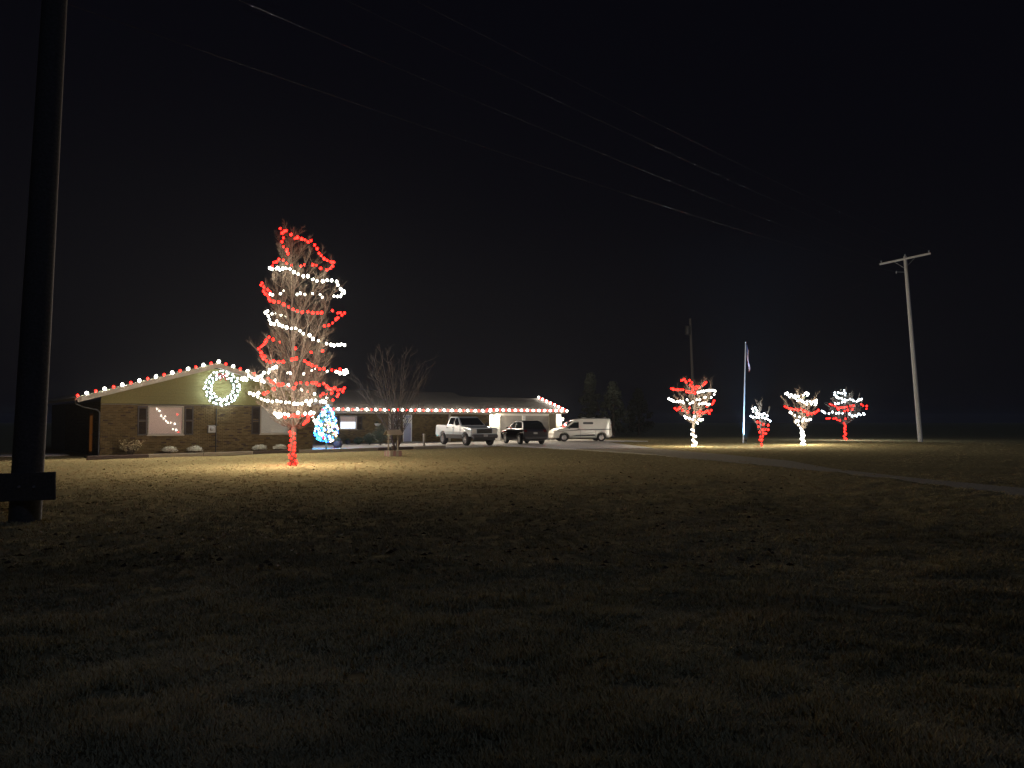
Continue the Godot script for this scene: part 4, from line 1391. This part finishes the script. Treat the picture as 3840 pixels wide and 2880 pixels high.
	part("bowl", hg, M.white_paint, ho)
	var hl := G.new()
	leaf_mound(hl, Vector3(-0.05, 0.14, 0.2), Vector3(0.16, 0.14, 0.12), 150, 0.05)
	part("foliage", hl, M.box_leaf, ho)

# ------------------------------------------------------------------ vehicles (forward +x, right side +z)
func heading(o: Node3D, dir: Vector3) -> void:
	var x := dir.normalized()
	o.basis = Basis(x, Vector3.UP, x.cross(Vector3.UP))

func wheel(parent: Node3D, p: Vector3, r: float, w: float, spokes: int) -> void:
	var o := Node3D.new()
	o.name = "wheel"
	parent.add_child(o, true)
	o.position = p
	var side := signf(p.z)
	var bs := Basis(Vector3.RIGHT, PI / 2 * side)     # lathe axis points outward
	var t := G.new()
	t.lathe([Vector2(r * 0.62, w * 0.5), Vector2(r * 0.66, w * 0.55), Vector2(r * 0.9, w * 0.52), Vector2(r, w * 0.36), Vector2(r, -w * 0.36), Vector2(r * 0.92, -w * 0.5), Vector2(r * 0.6, -w * 0.5), Vector2(0.0, -w * 0.48)], 24, Transform3D(bs, Vector3.ZERO))
	part("tyre", t, M.rubber, o)
	var m := G.new()
	var xf := Transform3D(bs, Vector3.ZERO)
	m.lathe([Vector2(r * 0.64, w * 0.5), Vector2(r * 0.6, w * 0.44), Vector2(r * 0.56, w * 0.18), Vector2(0.0, w * 0.18)], 24, xf)
	for k in spokes:
		var a := TAU * k / spokes
		var d := Vector3(cos(a), 0, sin(a))
		m.hexa([xf * (d * 0.04 + Vector3(-d.z, 0, d.x) * 0.03 + Vector3(0, w * 0.2, 0)), xf * (d * r * 0.6 + Vector3(-d.z, 0, d.x) * 0.028 + Vector3(0, w * 0.2, 0)), xf * (d * r * 0.6 - Vector3(-d.z, 0, d.x) * 0.028 + Vector3(0, w * 0.2, 0)), xf * (d * 0.04 - Vector3(-d.z, 0, d.x) * 0.03 + Vector3(0, w * 0.2, 0)),
			xf * (d * 0.04 + Vector3(-d.z, 0, d.x) * 0.03 + Vector3(0, w * 0.4, 0)), xf * (d * r * 0.6 + Vector3(-d.z, 0, d.x) * 0.028 + Vector3(0, w * 0.42, 0)), xf * (d * r * 0.6 - Vector3(-d.z, 0, d.x) * 0.028 + Vector3(0, w * 0.42, 0)), xf * (d * 0.04 - Vector3(-d.z, 0, d.x) * 0.03 + Vector3(0, w * 0.4, 0))])
	m.lathe([Vector2(r * 0.2, w * 0.3), Vector2(r * 0.17, w * 0.45), Vector2(0.0, w * 0.47)], 12, xf)
	part("rim", m, M.rim, o)

func arch(cx: float, cy: float, r: float, y0: float) -> Array:     # from front to rear over the wheel, for outlines running front to back along the sill
	var out := []
	var a0 := asin(clampf((y0 - cy) / r, -1, 1))
	for k in 11:
		var a := lerpf(a0, PI - a0, k / 10.0)
		out.append(Vector2(cx + cos(a) * r, cy + sin(a) * r))
	return out

func flush(poly: Array, w: Callable, side: float, off := 0.008) -> G:   # a pane lying on a body side
	var g := G.new()
	var pk := PackedVector2Array()
	for p in poly: pk.append(p)
	var t := Geometry2D.triangulate_polygon(pk)
	for k in range(0, t.size(), 3):
		var q := []
		for e in 3:
			var p := pk[t[k + e]]
			q.append(Vector3(p.x, p.y, side * (w.call(p.y) + off)))
		var nn: Vector3 = (q[1] - q[0]).cross(q[2] - q[0])
		if nn.z * side > 0: g.tri(q[0], q[1], q[2])
		else: g.tri(q[0], q[2], q[1])
	for k in pk.size():
		var a := pk[k]
		var b := pk[(k + 1) % pk.size()]
		g.quad(Vector3(a.x, a.y, side * (w.call(a.y) - 0.02)), Vector3(b.x, b.y, side * (w.call(b.y) - 0.02)), Vector3(b.x, b.y, side * (w.call(b.y) + off)), Vector3(a.x, a.y, side * (w.call(a.y) + off)))
	return g

func rev(a: Array) -> Array:
	var b := a.duplicate()
	b.reverse()
	return b

func build_truck() -> void:
	var fwd := Vector3(0.5, 0, 0.87).normalized()
	var right := fwd.cross(Vector3.UP)
	var fw := on_ground(1750, 1674)              # near front wheel touches here
	var at0 := fw - fwd * 1.78 - right * 0.85
	at0.y = 0.05
	var o := thing("pickup_truck", "white pickup truck with a grey lower side parked in front of the porch", "pickup truck", at0)
	heading(o, fwd)
	var wl := func(y: float) -> float: return 0.99 - 0.05 * smoothstep(1.0, 1.3, y) - 0.06 * smoothstep(0.75, 0.45, y)
	# lower body outline, counter-clockwise: sill runs rear to front, then up the nose and back
	var pr := [Vector2(-2.86, 0.62), Vector2(-2.2, 0.58)]
	pr.append_array(rev(arch(-1.7, 0.4, 0.5, 0.58)))
	pr.append_array(rev(arch(1.78, 0.4, 0.5, 0.58)))
	pr.append_array([Vector2(2.55, 0.62), Vector2(2.66, 0.72), Vector2(2.66, 1.02), Vector2(2.58, 1.16), Vector2(1.2, 1.28), Vector2(0.95, 1.3), Vector2(-1.0, 1.32), Vector2(-2.8, 1.34), Vector2(-2.88, 1.3), Vector2(-2.88, 0.7)])
	var g := G.new()
	g.prism(pr, wl, 0.035)
	part("body", g, M.paint, o)
	var cl := G.new()
	for s in [1.0, -1.0]:
		var q := flush([Vector2(-1.2, 0.46), Vector2(1.28, 0.46), Vector2(1.28, 0.72), Vector2(-1.2, 0.72)], wl, s, 0.014)
		cl.v.append_array(q.v); cl.n.append_array(q.n)
		for i in q.ix: cl.ix.append(i + (cl.v.size() - q.v.size()))
	cl.box2(Vector3(-1.2, 0.44, -0.85), Vector3(1.28, 0.57, 0.85))
	part("lower_side", cl, M.cladding, o)
	var us := G.new()
	us.box2(Vector3(-2.6, 0.45, -0.6), Vector3(2.4, 0.6, 0.6))
	part("chassis", us, M.plastic, o)
	# cab
	var wc := func(y: float) -> float: return 0.94 - 0.2 * clampf((y - 1.28) / 0.62, 0, 1)
	var cab := [Vector2(-1.12, 1.27), Vector2(1.12, 1.27), Vector2(0.34, 1.84), Vector2(0.1, 1.91), Vector2(-0.85, 1.91), Vector2(-1.0, 1.86)]
	var gc := G.new()
	gc.prism(cab, wc, 0.04)
	part("cab", gc, M.paint, o)
	for s in [1.0, -1.0]:
		part("side_window", flush([Vector2(0.02, 1.36), Vector2(0.86, 1.36), Vector2(0.3, 1.8), Vector2(0.02, 1.82)], wc, s), M.tinted, o)
		part("side_window", flush([Vector2(-0.92, 1.38), Vector2(-0.07, 1.36), Vector2(-0.07, 1.82), Vector2(-0.82, 1.82)], wc, s), M.tinted, o)
	var wsx := func(y: float) -> float: return 1.12 - (y - 1.27) / 0.57 * 0.78 + 0.022
	var wg := G.new()
	wg.hexa([Vector3(wsx.call(1.34) - 0.03, 1.33, 0.83), Vector3(wsx.call(1.34), 1.34, 0.83), Vector3(wsx.call(1.34), 1.34, -0.83), Vector3(wsx.call(1.34) - 0.03, 1.33, -0.83), Vector3(wsx.call(1.82) - 0.03, 1.81, 0.7), Vector3(wsx.call(1.82), 1.82, 0.7), Vector3(wsx.call(1.82), 1.82, -0.7), Vector3(wsx.call(1.82) - 0.03, 1.81, -0.7)])
	part("windshield", wg, M.tinted, o)
	# bed opening
	var bd := G.new()
	bd.box2(Vector3(-2.74, 1.335, -0.8), Vector3(-1.16, 1.352, 0.8))
	part("bed_cover", bd, M.plastic, o)
	# nose
	var gr := G.new()
	for k in 3: gr.box2(Vector3(2.655, 0.83 + k * 0.085, -0.5), Vector3(2.685, 0.885 + k * 0.085, 0.5))
	part("grille", gr, M.chrome, o)
	var gk := G.new()
	gk.box2(Vector3(2.64, 0.8, -0.55), Vector3(2.668, 1.1, 0.55))
	part("grille_shell", gk, M.plastic, o)
	for s in [1.0, -1.0]:
		var hl := G.new()
		hl.bevel_box(Vector3(2.6, 0.94, s * 0.76), Vector3(0.16, 0.3, 0.34), 0.04)
		part("headlight", hl, M.lens, o)
		var fl := G.new()
		fl.bevel_box(Vector3(2.72, 0.62, s * 0.62), Vector3(0.05, 0.09, 0.16), 0.015)
		part("fog_light", fl, M.lens, o)
		var mi := G.new()
		mi.bevel_box(Vector3(0.86, 1.42, s * 1.14), Vector3(0.16, 0.22, 0.24), 0.05)
		mi.tube([Vector3(0.86, 1.36, s * 0.93), Vector3(0.86, 1.38, s * 1.06)], [0.03, 0.03], 6)
		part("mirror", mi, M.plastic, o)
		for x in [-0.02, -0.95]:
			var dh := G.new()
			dh.bevel_box(Vector3(x, 1.16, s * 0.985), Vector3(0.18, 0.05, 0.05), 0.012)
			part("door_handle", dh, M.chrome, o)
		var sm := G.new()
		for x in [1.05, 0.0]: sm.box2(Vector3(x - 0.006, 0.74, s * 0.975), Vector3(x + 0.006, 1.27, s * 0.996))
		part("door_seam", sm, M.plastic, o)
		var tl := G.new()
		tl.bevel_box(Vector3(-2.86, 1.02, s * 0.88), Vector3(0.07, 0.4, 0.16), 0.02)
		part("tail_light", tl, M.tail, o)
	var bm := G.new()
	bm.bevel_box(Vector3(2.72, 0.62, 0), Vector3(0.22, 0.26, 1.86), 0.06)
	part("front_bumper", bm, M.cladding, o)
	var pt := G.new()
	pt.bevel_box(Vector3(2.845, 0.66, 0), Vector3(0.02, 0.15, 0.3), 0.005)
	part("plate", pt, M.metal_grey, o)
	for s in [0.1, -0.62]:
		var wp := G.new()
		wp.tube([Vector3(wsx.call(1.33) + 0.02, 1.33, s), Vector3(wsx.call(1.42) + 0.015, 1.42, s + 0.48)], [0.012, 0.008], 5)
		part("wiper", wp, M.plastic, o)
	var va := G.new()
	va.bevel_box(Vector3(2.62, 0.43, 0), Vector3(0.2, 0.18, 1.6), 0.05)
	part("valance", va, M.plastic, o)
	var rb := G.new()
	rb.bevel_box(Vector3(-2.95, 0.62, 0), Vector3(0.2, 0.2, 1.8), 0.04)
	part("rear_bumper", rb, M.chrome, o)
	for x in [1.78, -1.7]:
		for s in [1.0, -1.0]: wheel(o, Vector3(x, 0.395, s * 0.86), 0.395, 0.27, 5)

func build_suv() -> void:
	var fwd := Vector3(-0.36, 0, -0.93).normalized()
	var right := fwd.cross(Vector3.UP)
	var rw := foot(2030, 54.0)
	var at0 := rw + fwd * 1.35 - right * 0.8
	at0.y = 0.05
	var o := thing("dark_car", "black hatchback parked nose to the garage between pickup and van", "car", at0)
	heading(o, fwd)
	var wl := func(y: float) -> float: return 0.93 - 0.06 * smoothstep(0.6, 0.3, y) - 0.05 * smoothstep(0.8, 1.0, y)
	var pr := [Vector2(-2.1, 0.34), Vector2(-1.75, 0.28)]
	pr.append_array(rev(arch(-1.35, 0.34, 0.4, 0.28)))
	pr.append_array(rev(arch(1.35, 0.34, 0.4, 0.28)))
	pr.append_array([Vector2(2.0, 0.28), Vector2(2.18, 0.4), Vector2(2.18, 0.72), Vector2(2.0, 0.88), Vector2(1.0, 1.02), Vector2(-2.05, 1.06), Vector2(-2.16, 0.9), Vector2(-2.2, 0.5)])
	var g := G.new()
	g.prism(pr, wl, 0.045)
	part("body", g, M.black_paint, o)
	var wc := func(y: float) -> float: return 0.875 - 0.24 * clampf((y - 1.0) / 0.66, 0, 1)
	var cab := [Vector2(-2.08, 1.0), Vector2(1.05, 1.0), Vector2(0.2, 1.55), Vector2(-0.2, 1.64), Vector2(-1.2, 1.64), Vector2(-1.72, 1.52)]
	var gc := G.new()
	gc.prism(cab, wc, 0.05)
	part("cab", gc, M.black_paint, o)
	for s in [1.0, -1.0]:
		part("side_window", flush([Vector2(-0.42, 1.1), Vector2(0.72, 1.1), Vector2(0.12, 1.5), Vector2(-0.42, 1.55)], wc, s), M.tinted, o)
		part("side_window", flush([Vector2(-1.7, 1.12), Vector2(-0.5, 1.1), Vector2(-0.5, 1.55), Vector2(-1.35, 1.54)], wc, s), M.tinted, o)
		var mi := G.new()
		mi.bevel_box(Vector3(0.68, 1.12, s * 0.98), Vector3(0.12, 0.14, 0.2), 0.04)
		part("mirror", mi, M.chrome, o)
		var tl := G.new()
		tl.bevel_box(Vector3(-2.1, 0.92, s * 0.72), Vector3(0.14, 0.2, 0.26), 0.04)
		part("tail_light", tl, M.tail, o)
		for x in [-0.35, -1.2]:
			var dh := G.new()
			dh.bevel_box(Vector3(x, 0.94, s * 0.9), Vector3(0.17, 0.04, 0.05), 0.01)
			part("door_handle", dh, M.chrome, o)
		var hl := G.new()
		hl.bevel_box(Vector3(2.05, 0.72, s * 0.66), Vector3(0.22, 0.14, 0.34), 0.04)
		part("headlight", hl, M.lens, o)
	var rw2 := G.new()
	rw2.hexa([Vector3(-2.095, 1.09, 0.72), Vector3(-2.05, 1.09, 0.72), Vector3(-2.05, 1.09, -0.72), Vector3(-2.095, 1.09, -0.72), Vector3(-1.78, 1.49, 0.58), Vector3(-1.73, 1.49, 0.58), Vector3(-1.73, 1.49, -0.58), Vector3(-1.78, 1.49, -0.58)])
	part("rear_window", rw2, M.tinted, o)
	var fwg := G.new()
	fwg.hexa([Vector3(0.95, 1.09, 0.76), Vector3(1.0, 1.09, 0.76), Vector3(1.0, 1.09, -0.76), Vector3(0.95, 1.09, -0.76), Vector3(0.24, 1.53, 0.62), Vector3(0.3, 1.53, 0.62), Vector3(0.3, 1.53, -0.62), Vector3(0.24, 1.53, -0.62)])
	part("windshield", fwg, M.tinted, o)
	var rb := G.new()
	rb.bevel_box(Vector3(-2.16, 0.46, 0), Vector3(0.16, 0.26, 1.7), 0.05)
	part("rear_bumper", rb, M.plastic, o)
	var np := G.new()
	np.bevel_box(Vector3(-2.2, 0.78, 0), Vector3(0.03, 0.13, 0.3), 0.005)
	part("plate", np, M.metal_grey, o)
	var ch := G.new()
	ch.box2(Vector3(-1.9, 0.22, -0.6), Vector3(1.9, 0.32, 0.6))
	part("chassis", ch, M.plastic, o)
	for x in [1.35, -1.35]:
		for s in [1.0, -1.0]: wheel(o, Vector3(x, 0.33, s * 0.8), 0.33, 0.22, 7)

func build_van() -> void:
	var fwd := Vector3(-0.985, 0, 0.17).normalized()
	var ce := foot(2174, 62.0)
	ce.y = 0.05
	var o := thing("panel_van", "white panel van with dark side stripes parked right of the garage", "van", ce)
	heading(o, fwd)
	var wl := func(y: float) -> float: return 0.91 - 0.05 * smoothstep(0.55, 0.25, y) - 0.15 * clampf((y - 0.98) / 0.85, 0, 1)
	var pr := [Vector2(-2.38, 0.36), Vector2(-2.2, 0.3)]
	pr.append_array(rev(arch(-1.55, 0.33, 0.4, 0.3)))
	pr.append_array(rev(arch(1.5, 0.33, 0.4, 0.3)))
	pr.append_array([Vector2(2.2, 0.26), Vector2(2.4, 0.4), Vector2(2.4, 0.66), Vector2(2.28, 0.86), Vector2(2.0, 0.98), Vector2(1.5, 1.08), Vector2(0.72, 1.62), Vector2(0.4, 1.74), Vector2(-0.1, 1.81), Vector2(-2.2, 1.81), Vector2(-2.34, 1.76), Vector2(-2.4, 1.2), Vector2(-2.42, 0.5)])
	var g := G.new()
	g.prism(pr, wl, 0.05)
	part("body", g, M.van_paint, o)
	for s in [1.0, -1.0]:
		part("door_window", flush([Vector2(0.32, 1.06), Vector2(1.36, 1.06), Vector2(0.7, 1.5), Vector2(0.3, 1.53)], wl, s), M.tinted, o)
		part("vent_panel", flush([Vector2(-0.82, 1.36), Vector2(-0.1, 1.36), Vector2(-0.04, 1.4), Vector2(-0.04, 1.5), Vector2(-0.1, 1.54), Vector2(-0.82, 1.54), Vector2(-0.88, 1.5), Vector2(-0.88, 1.4)], wl, s), M.metal_dark, o)
		part("upper_stripe", flush([Vector2(-2.3, 0.93), Vector2(0.3, 0.88), Vector2(2.0, 0.78), Vector2(2.0, 0.8), Vector2(0.3, 0.95), Vector2(-2.3, 1.0)], wl, s, 0.012), M.plastic, o)
		part("lower_stripe", flush([Vector2(-1.0, 0.44), Vector2(1.0, 0.4), Vector2(1.0, 0.42), Vector2(0.5, 0.5), Vector2(-0.98, 0.56)], wl, s, 0.012), M.plastic, o)
		var mi := G.new()
		mi.bevel_box(Vector3(1.12, 1.1, s * 1.0), Vector3(0.14, 0.2, 0.2), 0.04)
		part("mirror", mi, M.plastic, o)
		var hl := G.new()
		hl.bevel_box(Vector3(2.2, 0.78, s * 0.7), Vector3(0.3, 0.2, 0.26), 0.05)
		part("headlight", hl, M.lens, o)
		var tl := G.new()
		tl.bevel_box(Vector3(-2.37, 1.12, s * 0.8), Vector3(0.1, 0.5, 0.12), 0.02)
		part("tail_light", tl, M.tail, o)
		var sm := G.new()
		for x in [0.2, -1.05]: sm.box2(Vector3(x - 0.008, 0.36, s * 0.84), Vector3(x + 0.008, 0.87, s * 0.913))
		part("door_seam", sm, M.plastic, o)
		var dh := G.new()
		dh.bevel_box(Vector3(0.34, 0.99, s * 0.915), Vector3(0.17, 0.05, 0.05), 0.012)
		part("door_handle", dh, M.plastic, o)
	var wg := G.new()
	wg.hexa([Vector3(1.44, 1.11, 0.78), Vector3(1.5, 1.13, 0.78), Vector3(1.5, 1.13, -0.78), Vector3(1.44, 1.11, -0.78), Vector3(0.74, 1.58, 0.68), Vector3(0.79, 1.62, 0.68), Vector3(0.79, 1.62, -0.68), Vector3(0.74, 1.58, -0.68)])
	part("windshield", wg, M.tinted, o)
	var rk := G.new()
	for s in [1.0, -1.0]:
		rk.tube([Vector3(-2.1, 1.85, s * 0.62), Vector3(-0.2, 1.85, s * 0.62)], [0.02, 0.02], 6)
	for x in [-2.0, -1.1, -0.3]:
		rk.tube([Vector3(x, 1.79, -0.62), Vector3(x, 1.87, -0.6), Vector3(x, 1.87, 0.6), Vector3(x, 1.79, 0.62)], filled(4, 0.018), 6)
	part("roof_rack", rk, M.plastic, o)
	var bm := G.new()
	bm.bevel_box(Vector3(2.36, 0.36, 0), Vector3(0.14, 0.22, 1.6), 0.05)
	part("front_bumper", bm, M.van_paint, o)
	var rb := G.new()
	rb.bevel_box(Vector3(-2.44, 0.4, 0), Vector3(0.2, 0.24, 1.7), 0.05)
	part("rear_bumper", rb, M.plastic, o)
	var ch := G.new()
	ch.box2(Vector3(-2.2, 0.2, -0.65), Vector3(2.1, 0.34, 0.65))
	part("chassis", ch, M.plastic, o)
	for x in [1.5, -1.55]:
		for s in [1.0, -1.0]: wheel(o, Vector3(x, 0.325, s * 0.79), 0.325, 0.22, 6)

# ------------------------------------------------------------------ utility poles and wires
func wire(label: String, a: Vector3, b: Vector3, sag: float, r: float) -> void:
	var g := G.new()
	var pts := []
	var n_ := 40
	for k in n_ + 1:
		var t := float(k) / n_
		pts.append(a.lerp(b, t) - Vector3(0, 4.0 * sag * t * (1.0 - t), 0) - a)
	g.tube(pts, filled(n_ + 1, r), 5)
	var o := part(numbered("overhead_wire"), g, M.cable, self, a)
	tag(o, label, "wire", "overhead wires between the poles")

func pin(parent: Node3D, p: Vector3) -> void:
	var g := G.new()
	g.lathe([Vector2(0.0, -0.02), Vector2(0.02, -0.02), Vector2(0.02, 0.06), Vector2(0.06, 0.07), Vector2(0.05, 0.12), Vector2(0.065, 0.14), Vector2(0.04, 0.2), Vector2(0.0, 0.21)], 8)
	part("insulator", g, M.insulator, parent, p)

func build_poles() -> void:
	# near pole at the left, its crossarm above the picture
	var nb := on_ground(94, 1950)
	var nd := -nb.z
	var nt := at(232, -470, nd)
	var o := thing("utility_pole", "thick dark utility pole with a board across it at the road side", "utility pole", nb, "utility poles")
	var g := G.new()
	var top := nt - nb
	g.tube([Vector3(-0.01, -0.3, 0), top * 0.25, top * 0.5, top * 0.75, top], [0.235, 0.222, 0.205, 0.188, 0.17], 18)
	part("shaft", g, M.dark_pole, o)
	var line := Vector3(0.66, 0, -0.75).normalized()
	var across := Vector3(0.75, 0, 0.66).normalized()
	var arm := G.new()
	var ac := top * 0.975
	arm.box(ac + line * 0.2, Vector3(3.0, 0.12, 0.1), Basis(across, Vector3.UP, across.cross(Vector3.UP)))
	part("crossarm", arm, M.dark_pole, o)
	var near := []
	for k in [-1.4, 0.0, 1.4]:
		var p: Vector3 = (ac + line * 0.2 + across * k + Vector3(0, 0.06, 0)) if k != 0.0 else top
		pin(o, p)
		near.append(nb + p + Vector3(0, 0.2, 0))
	# board strapped across the near pole
	var bb := at(104, 1825, nd - 0.26)
	var bo := thing("sign_board", "dark board fixed across the thick utility pole, seen from behind", "sign", bb)
	var bg := G.new()
	bg.bevel_box(Vector3.ZERO, Vector3(0.89, 0.45, 0.04), 0.006, Basis(Vector3.BACK, 0.035))
	part("board", bg, M.dark_pole, bo)
	var bt := G.new()
	for s in [-1.0, 1.0]: bt.tube([Vector3(s * 0.12, 0.0, 0.02), Vector3(s * 0.12, 0, 0.045)], [0.02, 0.02], 8)
	part("bolts", bt, M.metal_grey, bo)
	# far pole at the right
	var fb := on_ground(3452, 1657)
	var fd := -fb.z
	var ft := at(3394, 962, fd) - fb
	var q := thing("utility_pole", "tall leaning pale utility pole with a crossarm beyond the small trees", "utility pole", fb, "utility poles")
	var h := G.new()
	h.tube([Vector3(0.02, -0.3, 0), ft * 0.25, ft * 0.5, ft * 0.75, ft], [0.18, 0.17, 0.155, 0.14, 0.125], 16)
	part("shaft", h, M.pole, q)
	var lean := ft.normalized()
	var ac2 := ft * 0.985
	var arm_x := (across - lean * across.dot(lean)).normalized()
	arm_x = (arm_x + Vector3(0, 0.05, 0)).normalized()
	var ag := G.new()
	ag.box(ac2 + line * -0.17, Vector3(fd / 52.0 * 3.2, 0.13, 0.1), Basis(arm_x, lean, arm_x.cross(lean)).orthonormalized())
	part("crossarm", ag, M.pole, q)
	var br := G.new()
	for s in [-1.0, 1.0]:
		br.tube([ac2 - line * 0.2 + arm_x * s * 0.75 - Vector3(0, 0.06, 0), ac2 - line * 0.18 - Vector3(0, 0.75, 0)], [0.014, 0.014], 5)
	part("brace", br, M.metal_grey, q)
	var far := []
	for k in [-1.5, 0.0, 1.5]:
		var p: Vector3 = (ac2 - line * 0.17 + arm_x * k * fd / 52.0 + Vector3(0, 0.07, 0)) if k != 0.0 else ft
		pin(q, p)
		far.append(fb + p + Vector3(0, 0.2, 0))
	var low := at(3362, 1020, fd - 0.2) - fb
	var bk := G.new()
	bk.tube([ft * 0.915, low], [0.02, 0.02], 6)
	part("bracket", bk, M.metal_grey, q)
	pin(q, low - Vector3(0, 0.12, 0))
	wire("overhead wire on the road side end of the crossarm", near[2], far[2], 0.35, 0.0036)
	wire("overhead wire on top of the leaning pole", near[1], far[1], 0.35, 0.0036)
	wire("overhead wire on the house side end of the crossarm", near[0], far[0], 0.35, 0.0046)
	wire("lowest overhead wire under the crossarm", nb + top * 0.8, fb + low, 0.4, 0.0045)
	# distant pole with a transformer behind the round small tree
	var db := foot(2604, 84.0)
	var dt := at(2588, 1195, 84.0) - db
	var f := thing("utility_pole", "distant dim utility pole with a transformer behind the round small tree", "utility pole", db, "utility poles")
	var k2 := G.new()
	k2.tube([Vector3(0, -0.3, 0), dt * 0.5, dt], [0.17, 0.15, 0.12], 12)
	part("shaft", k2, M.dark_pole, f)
	var tr := G.new()
	tr.lathe([Vector2(0.0, -0.5), Vector2(0.27, -0.5), Vector2(0.29, -0.42), Vector2(0.29, 0.42), Vector2(0.24, 0.5), Vector2(0.0, 0.52)], 14, Transform3D(Basis(), dt * 0.9 + Vector3(-0.35, 0, 0.15)))
	part("transformer", tr, M.metal_dark, f)
	wire("faint distant wire from the transformer pole to the leaning pole", db + dt, fb + low, 0.9, 0.004)

# ------------------------------------------------------------------ flagpole with a limp flag, lit from below
func build_flagpole() -> void:
	var b := on_ground(2787, 1660)
	var d := -b.z
	var o := thing("flagpole", "slim pale flagpole lit from below between the small trees", "flagpole", b)
	var top := at(2796, 1284, d) - b
	var g := G.new()
	g.tube([Vector3(0, -0.1, 0), top * 0.5, top], [0.06, 0.05, 0.034], 12)
	part("shaft", g, M.flagpole, o)
	var f := G.new()
	f.lathe([Vector2(0.0, -0.07), Vector2(0.05, -0.05), Vector2(0.07, 0.0), Vector2(0.05, 0.05), Vector2(0.0, 0.07)], 12, Transform3D(Basis(), top + Vector3(0, 0.06, 0)))
	part("finial", f, M.chrome, o)
	# limp flag: hoist on the pole, fly hanging down in folds; stripes and canton follow the cloth
	var fo := thing("flag", "limp striped flag with a dark blue corner hanging on the flagpole", "flag", b + top - Vector3(0, 0.1, 0))
	var cl := G.new()
	cl.tinted = true
	var nu := 40
	var nv := 26
	var pt := func(u: float, v: float) -> Vector3:
		var fold := sin(u * 15.0 + v * 2.2) * 0.06 * (0.2 + u) + sin(u * 6.0 - v * 3.0) * 0.05 * u
		var x := 0.05 + u * 0.32 * (1.0 - 0.55 * u) + 0.05 * sin(v * 5.0 + u * 4.0) * u + 0.02 * v
		var y := -v * 1.15 - u * 0.98 - 0.1 * u * u
		return Vector3(x + 0.03 * fold, y, fold * 1.9 + 0.03)
	for i in nu:
		for j in nv:
			var u0 := float(i) / nu
			var u1 := float(i + 1) / nu
			var v0 := float(j) / nv
			var v1 := float(j + 1) / nv
			var stripe := int((v0 + v1) * 0.5 * 13.0)
			var c := Color(0.36, 0.035, 0.04) if stripe % 2 == 0 else Color(0.72, 0.72, 0.7)
			if (u0 + u1) * 0.5 < 0.4 and stripe < 7:
				c = Color(0.03, 0.04, 0.13)
				if (i + 2 * j) % 4 == 0 and j % 2 == 1: c = Color(0.6, 0.6, 0.62)
			cl.col = c
			cl.quad(pt.call(u0, v1), pt.call(u1, v1), pt.call(u1, v0), pt.call(u0, v0))
	part("cloth", cl, M.tint, fo)
	# ground floodlight
	var fp := b + Vector3(0.12, 0.0, 0.34)
	fp.y = land(fp.x, fp.z)
	var s := thing("ground_spotlight", "small ground floodlight shining up the flagpole", "floodlight", fp)
	var aim := (b + top * 0.97 - (fp + Vector3(0, 0.2, 0))).normalized()
	var ab := Basis.looking_at(aim, Vector3.RIGHT)
	var hg := G.new()
	hg.tube([Vector3(0, -0.1, 0), Vector3(0, 0.14, 0)], [0.02, 0.02], 6)
	hg.lathe([Vector2(0.0, -0.1), Vector2(0.05, -0.09), Vector2(0.075, 0.03), Vector2(0.085, 0.035)], 12, Transform3D(Basis(ab.x, -ab.z, ab.y), Vector3(0, 0.2, 0)))
	part("housing", hg, M.metal_dark, s)
	var ln := G.new()
	ln.lathe([Vector2(0.0, 0.022), Vector2(0.073, 0.022), Vector2(0.073, 0.026), Vector2(0.0, 0.027)], 12, Transform3D(Basis(ab.x, -ab.z, ab.y), Vector3(0, 0.2, 0)))
	part("lamp_lens", ln, glow(5.0, 6.5, 9.0), s)
	var l := SpotLight3D.new()
	l.name = "flag_light"
	l.light_color = Color(0.5, 0.76, 1.0)
	l.light_energy = 380.0
	l.light_size = 0.06
	l.spot_angle = 34.0
	l.spot_angle_attenuation = 1.0
	l.spot_range = 90.0
	l.spot_attenuation = 2.0
	l.shadow_enabled = true
	s.add_child(l)
	l.position = Vector3(0, 0.2, 0) + aim * 0.06
	l.basis = ab

# ------------------------------------------------------------------ dark trees behind
func build_background() -> void:
	# many-stemmed bare tree in front of the porch
	var b := foot(1487, 47.0)
	b.y = 0.05
	bare_tree("bare_tree", "unlit many stemmed bare tree in front of the porch door", "", b, 47.0, [[1280, 1470], [1450, 1475], [1600, 1486]], [[1290, 60], [1340, 130], [1430, 178], [1500, 140], [1540, 90], [1580, 40]], 0.7, 0.06, 44, 8, 6, 0.005, 5)
	# cedars behind the van
	var cd := [[2215, 84.0, 1395.0, 52.0, "dim evergreen tree just behind the van"], [2300, 80.0, 1430.0, 62.0, "dim evergreen tree right of the van tail"], [2395, 92.0, 1455.0, 60.0, "dim evergreen tree between the van and the round small tree"]]
	for q in cd:
		var p := foot(q[0], q[1])
		var o := thing("evergreen_tree", q[4], "tree", p, "evergreens behind the van")
		var tall: float = (1582.0 - q[2]) / F * q[1] + 1.6
		var wide: float = q[3] / F * q[1]
		var gt := G.new()
		gt.tube([Vector3(0, -0.2, 0), Vector3(0, tall * 0.5, 0), Vector3(0, tall * 0.95, 0)], [0.16, 0.1, 0.02], 8)
		part("trunk", gt, M.bark, o)
		var gc := G.new()
		for k in 90:
			var u := rng.randf()
			var a := rng.randf() * TAU
			var rr := wide * (1.0 - pow(u, 1.7)) * rng.randf_range(0.35, 1.0)
			var ce := Vector3(cos(a) * rr, 0.5 + u * (tall - 0.7), sin(a) * rr)
			leaf_mound(gc, ce, Vector3(0.55, 0.42, 0.55) * rng.randf_range(0.6, 1.2), 60, 0.2)
		part("crown", gc, M.evergreen, o)
